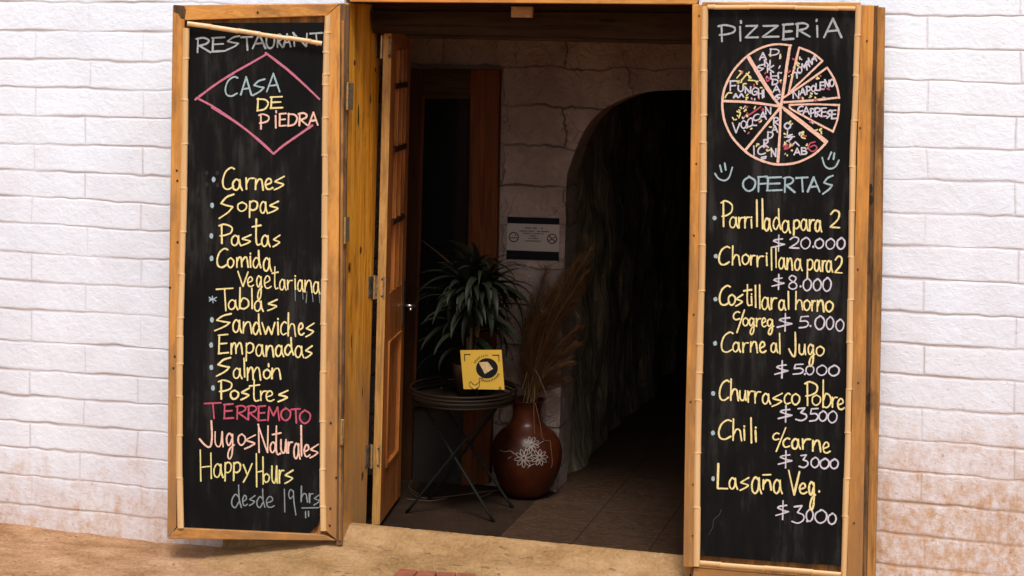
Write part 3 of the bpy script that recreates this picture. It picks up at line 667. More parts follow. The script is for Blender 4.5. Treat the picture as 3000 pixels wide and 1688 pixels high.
LB(zA, 'C 543 655 680 850;A 680 775 680 840;S 785 893 700 845;A 910 1025 650 812', 6.5, 'b')
LB(zA, 'D 822 925 870 980;E 942 1052 855 957', 6.5, 'y')
LB(zA, 'P 840 930 1010 1142;I 982 998 1022 1132;I 988 1000 980 996;E 1020 1085 1003 1115;D 1095 1180 1003 1115;R 1190 1275 1000 1112;A 1282 1362 992 1106', 6.5, 's')
LB(zB, 'C 520 625 95 285;a 605 695 195 295;r 720 800 180 285;n 808 880 190 293;e 893 965 190 285;s 973 1065 168 290', 6.3, 'y')
LB(zB, 'S 490 620 330 543;o 650 735 398 480;p 752 830 388 535;a 850 918 392 500;s 928 1015 388 495', 6.3, 'y')
LB(zB, 'P 488 605 595 765;a 595 682 692 785;s 685 772 685 782;t 780 860 548 780;a 862 940 690 793;s 965 1027 688 793', 6.3, 'y')
LB(zB, 'C 470 565 810 975;o 563 620 890 978;m 640 748 880 975;i 757 775 850 975;d 788 858 825 980;a 878 952 890 1012', 6.3, 'y')
LB(zB, 'V 655 745 1010 1145;e 738 795 1060 1145;g 820 872 1050 1262;e 885 950 1050 1160;t 955 1012 970 1168;a 1022 1082 1080 1178;r 1090 1137 1085 1170;i 1152 1172 1050 1172;a 1182 1235 1085 1190;n 1245 1312 1085 1200;a 1320 1380 1100 1210', 5.3, 'y')
for q in ([(1160, 1180), (1164, 1270)], [(1228, 1190), (1232, 1260)], [(1265, 1190), (1258, 1290)], [(1312, 1200), (1320, 1280)], [(1372, 1210), (1380, 1290)]): LB(zB, '', 2, 'd', name='chalk_drip', extra=lambda mb: strokes(mb, zB, LP, BO, [q], 2))
LB(zB, 'T 463 612 1160 1360;a 568 655 1262 1350;b 668 752 1155 1342;l 772 788 1160 1340;a 798 880 1268 1365;s 915 1002 1258 1358', 6.0, 'y')
LB(zC, 'S 450 597 58 208;a 608 688 110 225;n 700 778 125 235;d 788 858 58 240;w 868 982 135 240;i 998 1022 100 243;c 1033 1085 130 243;h 1097 1165 50 258;e 1188 1240 140 245;s 1253 1328 138 262', 6.0, 'y')
LB(zC, 'E 482 572 240 410;m 590 697 310 415;p 723 795 315 475;a 812 888 328 435;n 903 972 335 440;a 985 1060 335 437;d 1068 1147 268 422;a 1158 1238 340 447;s 1250 1312 338 450', 6.0, 'y')
LB(zC, 'S 465 592 445 610;a 612 692 538 632;l 700 725 450 618;m 733 858 525 645;o 880 945 548 632;n 953 1035 535 637;I 922 932 500 525', 6.4, 'y')
LB(zC, 'P 483 602 645 812;o 588 662 733 812;s 680 757 712 818;t 755 848 640 832;r 850 915 735 825;e 900 975 740 830;s 1008 1098 733 835', 6.2, 'y')
LB(zC, 'T 360 507 845 985;E 530 618 855 985;R 638 738 870 990;R 738 832 870 995;E 833 902 872 1003;M 918 1022 880 1003;O 1035 1122 890 1002;T 1125 1207 898 1025;O 1200 1297 908 1027', 6.2, 'p')
LB(zC, 'J 313 432 1005 1238;u 450 525 1100 1235;g 553 622 1115 1342;o 655 722 1118 1220;s 712 810 1125 1252|N 830 932 1035 1285;a 938 1002 1190 1287;t 958 1037 1050 1305;u 1033 1087 1170 1290;r 1095 1140 1185 1290;a 1148 1205 1200 1342;l 1208 1224 1045 1315;e 1238 1292 1215 1320;s 1290 1367 1208 1332', 5.8, 's')
LB(zD, 'H 312 418 350 622;a 432 517 470 592;p 528 588 458 620;p 603 668 458 617;y 688 768 470 632|H 802 868 382 672;o 868 920 555 632;u 938 988 490 640;r 1000 1045 520 640;s 1050 1125 523 642', 5.8, 'l')
LB(zD, 'd 588 675 655 852;e 683 728 745 835;s 742 795 745 835;d 808 880 690 850;e 888 962 755 850|1 1040 1062 692 892;9 1083 1150 695 917|h 1193 1250 665 805;r 1263 1300 725 810;s 1303 1360 735 830;- 1200 1348 840 872;I 1230 1238 885 940;I 1255 1264 885 930', 4.8, 'd')
each_dot('chalk_bullet', zB, LP, BO, [(440, 200), (427, 428), (420, 698), (422, 897)], 5.5, 8, CH['b'], bd)
each_dot('chalk_bullet', zC, LP, BO, [(425, 112), (418, 335), (420, 533), (435, 715)], 5.5, 8, CH['b'], bd)
LB(zB, '', 5, 'b', name='chalk_asterisk', extra=lambda mb: strokes(mb, zB, LP, BO, [[(400, 1240), (462, 1272)], [(402, 1275), (468, 1240)], [(430, 1230), (436, 1290)], [(402, 1258), (450, 1262)]], 3))
each_dot('screw_hole', zB, LP, BO, [(378, 142), (472, 142), (380, 242), (475, 250)], 5, 7, M['nail'], bd)
each_dot('nail_hole', ZC(0, 0, 1), LP, .0005, [(518, 500), (519.5, 530), (512, 1045), (508, 1079), (498, 843), (520, 710), (969, 1240), (968, 1490), (966, 1540), (755, 37), (985, 1400)], 3.2, 3.6, M['nail'], sh)
mb = MB(); mb.prism([LP.at(x, y, .0004) for x, y in ((508, 14), (540, 18), (545, 30), (541, 57), (530, 55), (522, 40), (509, 36))], LP.n, .001); o = mb.build('tar_stain', M['dark_gap'], sh)
hinge(sh, LP, -.004, [(1014, 241), (1036, 243), (1034, 322), (1016, 321)], [(1019, 241), (1017, 322)], M['hinge_dark'])
hinge(sh, LP, -.004, [(1009, 635), (1024, 636), (1023, 706), (1009, 714)], [(1011, 637), (1010, 714)], M['hinge_dark'])
hinge(sh, LP, -.004, [(998, 1229), (1009, 1229), (1005, 1305), (996, 1303)], [(1002, 1231), (999, 1303)], M['brass'])

# ================================================================== RIGHT SHUTTER
RP = wallp(-.075)
sr = thing('menu_shutter', tuple(RP.at(2260, 1680, -.04)), 'pine shutter on the right wall with a chalkboard showing a drawn pizza and priced offers', 'shutter')
panel('stile', [(2028, 13), (2056, 13), (2047, 760), (2037, 1210), (2031, 1662), (2001, 1662), (2008, 1210), (2020, 760)], RP, 0, .034, M['pine'], sr)
panel('stile', [(2522, 14), (2561, 15), (2541, 760), (2535, 1210), (2525, 1760), (2478, 1760), (2495, 1210), (2503, 760)], RP, -.001, .034, M['pine'], sr)
panel('rail', [(2057, 6), (2521, 7), (2520, 22), (2057, 21)], RP, -.003, .03, M['pine_x'], sr)
panel('rail', [(2032, 1664), (2477, 1702), (2474, 1775), (2026, 1735)], RP, -.003, .03, M['pine_x'], sr)
panel('backing', [(2040, 16), (2540, 16), (2510, 1720), (2015, 1680)], RP, -.03, .006, M['pine_old'], sr, 0)
rbd = panel('chalkboard', [(2066, 24), (2515, 27), (2498, 480), (2490, 760), (2484, 1210), (2466, 1658), (2250, 1644), (2044, 1627), (2052, 1210), (2062, 760)], RP, BO, .006, M['board'], sr, .001)
bamboo('bamboo_strip', RP, -.001, [(2064, 18), (2062, 250), (2057, 760), (2048, 1100), (2044, 1300), (2040, 1660)], 20, [95, 190, 320, 400, 545, 700, 835, 992, 1075, 1155, 1310, 1470], M['bamboo'], sr)
bamboo('bamboo_strip', RP, -.001, [(2515, 14), (2508, 220), (2498, 480), (2494, 760), (2488, 1100), (2482, 1350), (2470, 1720)], 18, [90, 208, 340, 475, 605, 740, 865, 990, 1128, 1255, 1390, 1500], M['bamboo'], sr)
bamboo('bamboo_strip', RP, .004, [(2073, 21), (2200, 21), (2330, 22), (2506, 26)], 13, [20, 120, 257, 380], M['bamboo_x'], sr)
bamboo('bamboo_strip', RP, .004, [(2050, 1650), (2250, 1666), (2463, 1684)], 16, [60, 190, 330], M['bamboo_x'], sr)
panel('rear_stile', [(2556, 16), (2574, 17), (2560, 760), (2550, 1210), (2540, 1760), (2518, 1760), (2530, 1210), (2536, 760)], RP, -.016, .02, M['dark_gap'], sr)
panel('outer_plank', [(2570, 20), (2592, 21), (2584, 760), (2575, 1210), (2562, 1760), (2538, 1760), (2548, 1210), (2557, 760)], RP, -.008, .036, M['pine_old'], sr)
each_dot('nail_hole', ZC(0, 0, 1), RP, .0005, [(2048, 47), (2040, 480), (2033, 690), (2032, 922), (2023, 1178), (2030, 1420), (2513, 790), (2514, 1122), (2502, 1533), (2520, 375), (2540, 120), (2029, 1570)], 2.6, 3, M['nail'], sr)
each_dot('wood_knot', ZC(0, 0, 1), RP, -.0153, [(2549, 552), (2550, 585), (2547, 1165), (2546, 1195)], 8, 14, M['nail'], sr)
zE = ZC(2000, 0, 3.018); zF = ZC(2000, 460, 3.018); zG = ZC(2000, 900, 3.018); zH = ZC(2000, 1200, 2.97)
RB = lambda z, s_, w_, c, **k: line(rbd, z, RP, BO, s_, w_, c, **k)
RB(zE, 'P 315 465 222 368;I 498 522 235 362;I 508 524 185 205;Z 555 668 225 338;Z 705 850 225 332;E 885 982 213 350;R 1000 1125 205 325;I 1180 1202 228 328;I 1170 1200 190 172;A 1250 1405 163 332', 7, 'g')
def pizza(mb):
    s_ = lambda L_, w_, sm=True: strokes(mb, zE, RP, BO, L_, w_, sm)
    s_([[(960, 402), (830, 392), (710, 418), (590, 482), (500, 565), (430, 655), (372, 780), (352, 890), (356, 990), (378, 1090), (440, 1215), (545, 1330), (630, 1390), (740, 1435), (850, 1455), (1000, 1440), (1130, 1385), (1210, 1325), (1278, 1252)]], 6)
    s_([[(950, 402), (925, 560), (898, 750), (870, 940)], [(945, 420), (915, 620)], [(575, 500), (680, 680), (770, 820), (868, 945)], [(590, 505), (700, 690), (790, 830)], [(362, 893), (600, 905), (860, 940)], [(555, 1328), (700, 1150), (868, 945)], [(843, 1435), (858, 1200), (868, 940)], [(1278, 1252), (1150, 1150), (1010, 1040), (868, 938)], [(1262, 1258), (1130, 1150), (900, 970)]], 7)
    s_([[(1030, 422), (985, 610), (935, 835)], [(1030, 420), (1150, 470), (1238, 540)], [(1235, 540), (1090, 680), (935, 825)], [(895, 862), (1100, 725), (1278, 598)], [(1278, 598), (1335, 690), (1368, 780), (1384, 868)], [(1386, 862), (1150, 888), (895, 905)], [(945, 928), (1150, 922), (1386, 930)], [(1384, 925), (1370, 1050), (1328, 1168)], [(1332, 1165), (1150, 1070), (960, 965)], [(960, 965), (945, 945), (955, 928)]], 5.5)
PZ = [MB(), MB(), MB(), MB()]; pizza(PZ[0])
letters(PZ[1], zE, RP, BO, 'F 415 478 715 805;U 490 540 755 810;N 548 608 765 825;G 612 660 775 840;H 668 720 785 865;I 700 712 800 868;A 450 490 830 865;V 500 540 860 828', 5.2)
letters(PZ[1], zE, RP, BO, 'V 440 505 1085 1175;O 515 565 1065 1135;C 570 615 1045 1120;L 615 655 1055 1110;C 625 675 1010 1065;A 680 740 990 1055;N 730 785 945 1010', 5.2)
letters(PZ[1], zE, RP, BO, 'N 970 1035 800 870;A 1038 1085 780 840;P 1090 1130 765 835;O 1138 1175 755 810;L 1175 1215 740 800;E 1215 1250 725 790;N 1255 1300 705 770;O 1300 1340 700 765', 5.2)
letters(PZ[1], zE, RP, BO, 'C 1020 1065 940 985;A 1065 1120 945 1010;P 1125 1165 960 1035;R 1165 1225 955 1030;E 1225 1275 955 1030;S 1275 1310 975 1045;E 1315 1360 975 1050', 5.2)
letters(PZ[1], zE, RP, BO, 'T 980 1035 640 690;O 1015 1055 590 650;M 1050 1100 565 620;A 1075 1125 540 590;N 1110 1150 515 570;A 1145 1185 490 540', 5.2)
letters(PZ[1], zE, RP, BO, 'A 680 740 465 530;N 720 780 530 590;K 745 805 580 640;H 775 850 640 700;D 790 845 700 750;A 800 860 755 815;S 815 865 835 890;D 770 855 432 490;S 650 720 570 640', 5.2)
letters(PZ[1], zE, RP, BO, 'C 665 735 1290 1365;R 715 760 1235 1305;I 745 765 1190 1240;D 750 800 1165 1225;A 790 840 1110 1170;R 800 855 1040 1110;I 622 640 1290 1375;N 780 830 1310 1385;S 690 740 1385 1410', 5.2)
letters(PZ[1], zE, RP, BO, 'O 900 955 1085 1140;L 920 990 1155 1210;V 965 1030 1290 1255;A 985 1040 1310 1370;S 920 970 1190 1250;B 1050 1095 1305 1365', 5.2)
NAMES = [(446, 760), (515, 782), (578, 795), (636, 807), (694, 825), (706, 834), (470, 847), (520, 844), (472, 1130), (540, 1100), (592, 1082), (635, 1082), (650, 1037), (710, 1022), (757, 977), (1002, 835), (1061, 810), (1110, 800), (1156, 782), (1195, 770), (1232, 757), (1277, 737), (1320, 732), (1042, 962), (1092, 977), (1145, 997), (1195, 992), (1250, 992), (1292, 1010), (1337, 1012), (1007, 665), (1035, 620), (1075, 592), (1100, 565), (1130, 542), (1165, 515), (710, 497), (750, 560), (775, 610), (812, 670), (817, 725), (830, 785), (840, 862), (812, 461), (685, 605), (700, 1327), (737, 1270), (755, 1215), (775, 1195), (815, 1140), (827, 1075), (631, 1332), (805, 1347), (715, 1397), (927, 1112), (955, 1182), (997, 1272), (1012, 1340), (945, 1220), (1072, 1335)]
def squig(seedv, n):
    r = random.Random(seedv); cx_, cy_, R_ = 868, 930, 470; out = []
    while len(out) < n:
        a = r.uniform(0, 2*math.pi); q = R_*math.sqrt(r.uniform(.12, .92)); x = cx_+q*math.cos(a); y = cy_+q*math.sin(a)
        if any(abs(((a-b+math.pi) % (2*math.pi))-math.pi)*q < 30 for b in (-1.42, -.9, -.72, -.5, -.05, .05, .42, .7, 1.6, 2.25, 3.2, 4.12)): continue
        if any(abs(x-u_) < 34 and abs(y-v_) < 36 for u_, v_ in NAMES): continue
        k = r.choice((2, 3, 3)); d = r.uniform(0, 6.28); l = r.uniform(9, 22); out.append([(x+l*math.cos(d)*i*.6+r.uniform(-8, 8), y+l*math.sin(d)*i*.6+r.uniform(-9, 9)) for i in range(k)])
    return out
strokes(PZ[2], zE, RP, BO, squig(3, 62)+[[(375, 865), (400, 825), (435, 822)], [(480, 690), (520, 640), (500, 625)], [(530, 700), (570, 660), (600, 690)], [(580, 710), (640, 715), (660, 745)], [(480, 985), (510, 1000), (495, 1045)], [(545, 985), (560, 965)], [(1040, 1180), (1070, 1165), (1050, 1210), (1085, 1225)]], 4)
strokes(PZ[3], zE, RP, BO, squig(9, 26)+[[(1170, 1255), (1125, 1270), (1115, 1315), (1150, 1340), (1188, 1310), (1165, 1285), (1130, 1300)], [(735, 690), (770, 690), (750, 720), (735, 690)], [(545, 1030), (590, 1015), (690, 945)], [(890, 1295), (930, 1280), (900, 1320), (950, 1300)]], 4)
strokes(PZ[1], zE, RP, BO, squig(17, 22), 3.2)
pz = MB()
for i_, q in enumerate(PZ): pz.add(q.v, q.f, i_)
pz.build('chalk_pizza_drawing', None, rbd, mats=[CH['s'], CH['w'], CH['l'], CH['p']])
RB(zF, '', 4.5, 'b', name='chalk_smiley', extra=lambda mb: strokes(mb, zF, RP, BO, [[(285, 145), (318, 190), (370, 208), (412, 178), (440, 90)], [(330, 72), (345, 132)], [(372, 52), (382, 115)]], 4.5))
RB(zF, '', 4.5, 'b', name='chalk_smiley', extra=lambda mb: strokes(mb, zF, RP, BO, [[(1233, 5), (1258, 78), (1302, 104), (1352, 85), (1382, 28)], [(1315, -43), (1288, 20)], [(1342, -35), (1334, 22)]], 4.5))
RB(zF, 'O 532 645 172 302;F 662 748 172 307;E 742 880 178 298;R 893 992 178 312;T 1002 1107 180 308;A 1105 1212 178 308;S 1238 1330 165 328', 6.5, 'b')
RB(zF, 'P 340 440 388 615;a 413 492 528 628;r 492 545 528 628;r 545 592 525 628;i 600 618 530 628;l 650 664 380 615;l 698 716 370 635;a 718 785 540 655;d 800 868 458 640;a 876 953 560 672|p 978 1035 558 692;a 1043 1110 548 652;r 1118 1165 550 655;a 1170 1230 558 662|2 1300 1398 473 628', 5.8, 'y')
RB(zF, '$ 783 907 690 832;2 940 1038 708 808;0 1043 1130 712 812;. 0 0 0 0;0 1168 1248 722 808;0 1265 1347 722 815;0 1363 1437 715 815'.replace('. 0 0 0 0;', ''), 5.2, 'w', extra=lambda mb: dots(mb, zF, RP, BO, [(1155, 795)], 3, 4))
RB(zF, 'C 320 417 793 952;h 438 508 785 958;o 525 590 858 950;r 598 642 865 955;r 653 718 870 970;i 735 752 850 960;l 778 794 798 1000;l 818 834 800 977;a 848 912 888 992;n 922 972 890 1000;a 988 1057 898 1005|p 1098 1152 905 1070;a 1163 1222 908 1012;r 1232 1268 912 1012;a 1268 1327 915 1020|2 1343 1418 878 1028', 5.6, 'y')
RB(zF, '$ 788 902 1038 1172;8 932 1017 1048 1168;0 1063 1140 1075 1182;0 1153 1227 1078 1182;0 1238 1315 1068 1187', 5.2, 'w', extra=lambda mb: dots(mb, zF, RP, BO, [(1042, 1145)], 3, 3.5))
RB(zF, 'C 325 422 1138 1308;o 403 468 1213 1310;s 468 532 1213 1318;t 538 612 1128 1315;i 602 618 1210 1312;l 638 652 1135 1330;l 674 690 1130 1340;a 698 772 1238 1352;r 778 832 1240 1345|a 848 912 1262 1356;l 928 944 1188 1346|h 998 1062 1188 1352;o 1070 1130 1262 1356;r 1140 1172 1265 1360;n 1188 1250 1262 1370;o 1263 1332 1272 1368', 5.6, 'y')
RB(zG, 'c 448 505 40 110;/ 480 547 25 225;o 532 582 92 165;g 588 642 95 242;r 648 692 95 172;e 698 742 95 172;g 748 806 105 242', 5.4, 'y')
RB(zG, '$ 833 972 55 212;5 1025 1117 78 182;0 1168 1257 78 197;0 1268 1337 85 197;0 1353 1427 108 212', 5.2, 'w', extra=lambda mb: dots(mb, zG, RP, BO, [(1130, 167)], 3, 3.5))
RB(zG, 'C 342 447 222 397;a 442 512 308 397;r 528 582 308 400;n 598 662 300 402;e 678 737 305 400|a 778 842 315 402;l 850 868 230 412|J 938 1002 222 437;u 1028 1087 328 420;g 1108 1168 328 522;o 1180 1252 343 430', 5.6, 'y')
RB(zG, '$ 813 937 473 627;5 972 1072 502 592;0 1088 1162 513 597;0 1183 1277 513 602;0 1288 1387 515 607', 5.2, 'w', extra=lambda mb: dots(mb, zG, RP, BO, [(1080, 592)], 3, 3.5))
RB(zG, 'C 325 412 648 822;h 423 493 635 827;u 503 562 738 825;r 573 627 735 840;r 633 692 740 848;a 703 778 762 857;s 788 882 758 877;c 898 952 762 855;o 963 1037 762 862|P 1080 1192 660 868;o 1143 1222 773 867;b 1238 1312 643 887;r 1318 1367 790 885;e 1367 1432 808 903', 5.6, 'y')
RB(zG, '$ 843 972 868 1017;3 998 1102 888 1002;5 1118 1202 893 1007;0 1203 1277 918 1007;0 1283 1367 918 1022', 5.2, 'w')
RB(zG, 'C 318 432 998 1167;h 443 522 988 1182;i 535 557 1050 1175;l 597 616 978 1200;i 635 658 1060 1190|c 798 852 1113 1172;/ 828 912 1065 1275;c 888 947 1158 1237;a 963 1042 1162 1255;r 1053 1132 1160 1255;n 1148 1222 1173 1277;e 1238 1305 1193 1287', 6.2, 'y')
RB(zG, '$ 843 972 1268 1422;3 1028 1112 1303 1417;0 1133 1207 1328 1417;0 1213 1297 1338 1427;0 1303 1377 1343 1427', 5.2, 'w')
RB(zH, 'L 300 392 470 692;a 403 478 592 692;s 498 577 588 702;a 598 687 585 732;ñ 698 772 580 700;- 698 768 555 580;a 788 867 608 732|V 923 1017 528 742;e 1013 1082 640 730;g 1098 1155 628 872', 6.0, 'y', extra=lambda mb: dots(mb, zH, RP, BO, [(1188, 713)], 3, 4))
RB(zH, '$ 808 928 793 957;3 948 1062 833 987;0 1073 1137 868 972;0 1148 1257 873 987;0 1263 1337 903 997', 5.2, 'w', extra=lambda mb: dots(mb, zH, RP, BO, [(1083, 970)], 3, 4))
each_dot('chalk_bullet', zF, RP, BO, [(282, 540), (293, 877), (290, 1258)], 6, 6.5, CH['b'], rbd)
each_dot('chalk_bullet', zG, RP, BO, [(287, 320), (270, 763), (268, 1113)], 6, 7, CH['b'], rbd)
each_dot('chalk_bullet', zH, RP, BO, [(265, 602)], 5, 7.5, CH['b'], rbd)
RB(zH, '', 2, 'f', name='chalk_scratch', extra=lambda mb: strokes(mb, zH, RP, BO, [[(335, 870), (318, 915), (270, 960), (262, 1025), (225, 1090)]], .9))

# ================================================================== INNER DOOR
DA = math.radians(9)
dd = np.array([-math.sin(DA), math.cos(DA), 0]); dn = np.array([math.cos(DA), math.sin(DA), 0])   # along the leaf; normal to the right
d0 = wallp(.30).at(1113.5, 1537); DT = wallp(.30).at(1146.5, 172); SHX = (DT[0]-d0[0])/(DT[2]-d0[2])
idr = thing('inner_door', tuple(d0), 'reddish glazed wooden door swung open into the dark entrance', 'door')
WD, HD, TD = .47, 2.16, .036
def dpt(u, z_, w_=0): return d0+dd*u+np.array([z_*SHX, 0, z_])+dn*w_
def dslab(u0, u1, z0, z1, w0, w1, name, material, bevel=.002):
    mb = MB(); mb.prism([dpt(u0, z0, w1), dpt(u1, z0, w1), dpt(u1, z1, w1), dpt(u0, z1, w1)], dn, w1-w0); return mb.build(name, material, idr, bevel=bevel)
dslab(-.004, 0, 0, HD, -TD, -.0005, 'hinge_edge', M['edge'], .001)
dslab(0, .09, 0, HD, -TD, 0, 'stile', M['red']); dslab(WD-.09, WD, 0, HD, -TD, 0, 'stile', M['red'])
dslab(.0905, WD-.0905, 0, .22, -TD, -.0005, 'rail', M['red']); dslab(.0905, WD-.0905, .78, .99, -TD, -.0005, 'rail', M['red']); dslab(.0905, WD-.0905, HD-.1, HD, -TD, -.0005, 'rail', M['red'])
for u in (.185, .285): dslab(u-.011, u+.011, .991, HD-.101, -TD+.004, .004, 'muntin', M['red'])
for z_ in (1.30, 1.62, 1.90):
    o = dslab(.092, WD-.092, z_-.012, z_+.012, -TD+.002, .008, 'muntin', M['inner'])
dslab(.091, WD-.091, .991, HD-.101, -.024, -.014, 'glass_pane', simple('red_brown_glass', (.09, .026, .01), .3, .3, 6, 0, 0))
dslab(.091, WD-.091, .221, .779, -.026, -.012, 'lower_panel', M['red'])
for a in ((.0915, .105, .2215, .7785), (WD-.105, WD-.0915, .2215, .7785), (.106, WD-.106, .2215, .236), (.106, WD-.106, .764, .7785)): dslab(*a, -.012, .006, 'panel_moulding', M['red'])
mb = MB(); a = dpt(WD-.045, .885, .001); mb.tube([a, a+dn*.05], .008, 10); mb.tube([a+dn*.05-dd*.005, a+dn*.055+dd*.01, a+dn*.052-dd*.11], [.009, .008, .007], 10); h = mb.build('door_handle', M['steel'], idr, smooth=True)
mb = MB(); mb.prism([dpt(WD-.07, .80, .005), dpt(WD-.02, .80, .005), dpt(WD-.02, 1.0, .005), dpt(WD-.07, 1.0, .005)], dn, .0045); mb.build('handle_plate', M['hinge_dark'], idr, bevel=.002)
def dhinge(lpoly, rpoly, pin, scl, scr):
    EP = wallp(d0[1]-.006); h = hinge(idr, EP, 0, rpoly, pin, M['hinge'], scr)
    pl = panel('hinge_plate', lpoly, JP, .003, .003, M['hinge'], h, .001)
    for q in scl:
        mb = MB(); p = JP.at(*q, .003); mb.prism([p+JP.n*.002+np.array([0, math.cos(a_)*.007, math.sin(a_)*.0045]) for a_ in np.linspace(0, 2*math.pi, 9)[:-1]], JP.n, .004); mb.build('screw_head', M['hinge_dark'], h)
dhinge([(1081, 811), (1094, 809), (1092, 874), (1079, 873)], [(1099, 809), (1127, 811), (1126, 877), (1097, 876)], [(1097, 807), (1095, 877)], [(1086, 820), (1084, 864)], [(1120, 818), (1119, 868), (1107, 845)])
dhinge([(1073, 1305), (1086, 1303), (1084, 1370), (1070, 1370)], [(1091, 1304), (1115, 1306), (1113, 1372), (1089, 1371)], [(1089, 1302), (1087, 1372)], [(1079, 1314), (1076, 1361)], [(1109, 1315), (1107, 1364)])
dhinge([(1104, 106), (1115, 104), (1113, 170), (1103, 171)], [(1121, 103), (1147, 104), (1145, 172), (1119, 172)], [(1118, 104), (1116, 172)], [], [(1141, 112), (1140, 164)])

# ================================================================== BACK WALL: glazed wooden door, notice
cb = thing('glazed_wooden_door', tuple(wallp(YB-.03).at(1320, 1425)), 'dark brown glazed door in a wide wooden frame on the rear wall, behind the plant', 'door')
CP = wallp(YB-.045)
panel('frame_stile', [(1378, 203), (1463, 203), (1455, 700), (1448, 1000), (1432, 1418), (1350, 1424), (1362, 1000), (1374, 600)], CP, 0, .044, M['back_red'], cb)['label'] = 'wide reddish right stile'
panel('frame_stile', [(1185, 203), (1240, 203), (1225, 700), (1212, 1160), (1203, 1418), (1150, 1414), (1165, 900), (1180, 500)], CP, 0, .044, M['inner'], cb)
panel('frame_rail', [(1241, 203), (1377, 203), (1376, 289), (1238, 290)], CP, -.001, .04, M['inner_x'], cb)
panel('frame_rail', [(1213, 1166), (1360, 1172), (1359, 1196), (1211, 1192)], CP, -.001, .04, M['inner_x'], cb)
panel('glass_pane', [(1238, 285), (1378, 285), (1362, 1170), (1208, 1170)], CP, -.03, .01, M['glass'], cb, 0)
panel('lower_panel', [(1212, 1194), (1362, 1198), (1352, 1422), (1201, 1416)], CP, -.022, .02, simple('black_panel', (.02, .014, .01), .7, .3), cb, 0)
panel('bead', [(1236, 284), (1243, 284), (1232, 700), (1216, 1166), (1209, 1166), (1225, 700)], CP, .004, .01, M['back_red'], cb, .001)
NP = wallp(YB-.004)
sg = thing('smoking_notice', tuple(NP.at(1560, 760)), 'white no smoking notice with black bands on the rear wall left of the arch', 'sign')
panel('notice_sheet', [(1487, 636), (1640, 640), (1637, 764), (1483, 758)], NP, 0, .003, M['paper'], sg, 0)
panel('band', [(1486.5, 635), (1639, 640), (1639, 658.5), (1486.5, 654)], NP, .001, .001, M['ink'], sg, 0)
panel('band', [(1484, 733), (1637.5, 738.5), (1637, 764.5), (1483, 759)], NP, .001, .001, M['ink'], sg, 0)
z6 = ZC(1460, 460, 3.018)
def ring(c, r): return [(c[0]+r*math.cos(a), c[1]+r*math.sin(a)) for a in np.linspace(0, 2*math.pi, 20)]
def prh(name, fn):
    mb = MB(); fn(mb); return mb.build(name, M['ink'], sg)
prh('no_smoking_symbol', lambda mb: (strokes(mb, z6, NP, .0, [ring((476, 723), 41)], 3, False), strokes(mb, z6, NP, .0, [[(448, 696), (504, 750)], [(446, 742), (478, 722)], [(484, 718), (505, 708)]], 2.8)))
prh('smoking_symbol', lambda mb: (strokes(mb, z6, NP, .0, [ring((137, 708), 41)], 3, False), strokes(mb, z6, NP, .0, [[(105, 715), (168, 713)], [(152, 684), (155, 696)]], 2.4)))
def fine_text(mb):
    r = random.Random(5)
    for y, x0, x1, h in ((629, 238, 388, 20), (655, 185, 440, 16), (676, 222, 402, 12), (698, 285, 330, 14), (719, 265, 352, 14), (742, 235, 378, 12)):
        x = x0
        while x < x1:
            wv = r.uniform(5, 10); yy = y+(x-x0)*.02
            if r.random() > .16: strokes(mb, z6, NP, .0, [[(x, yy-h*.4), (x+wv*.4, yy+h*.4), (x+wv, yy-h*.2)]], 1.3, False)
            x += wv+3
prh('notice_text', fine_text)

# ================================================================== TABLE GROUP
FL = floorp(.04)
TC = np.array([-.405, .70, .04])
TZ = float(wallp(.70).at(1368, 1150)[2])
tb = thing('side_table', tuple(TC), 'small round tray table with crossed black bamboo legs and banded rattan rim', 'table')
RTb = .235
mb = MB(); mb.lathe([(.0, 0), (RTb-.012, 0), (RTb-.012, .008), (0, .008)], (TC[0], TC[1], TZ-.034), 40); mb.build('table_top', M['rattan'], tb)
mb = MB()
for k_, (dr, z_, rr) in enumerate(((-.004, -.028, .0062), (.004, -.008, .0055), (.006, .008, .0052), (.004, .024, .0062))):
    mb.tube([(TC[0]+(RTb+dr)*math.cos(a), TC[1]+(RTb+dr)*math.sin(a), TZ+z_) for a in np.linspace(0, 2*math.pi, 49)[:-1]], rr, 8, closed=True)
mb.build('tray_rim', M['rattan'], tb, smooth=True)
for (fx, fy), ang in (((1447, 1530), 203), ((1190, 1503), 328), ((1253, 1468), 35), ((1502, 1488), 150)):
    a = FL.at(fx, fy); aa = math.radians(ang); b = np.array([TC[0]+.2*math.cos(aa), TC[1]+.2*math.sin(aa), TZ-.03])
    mb = MB(); pts = [a+(b-a)*t_ for t_ in np.linspace(0, 1, 12)]; mb.tube(pts, [.0062 if i % 3 else .0078 for i in range(12)], 8); mb.build('leg', M['iron'], tb, smooth=True)
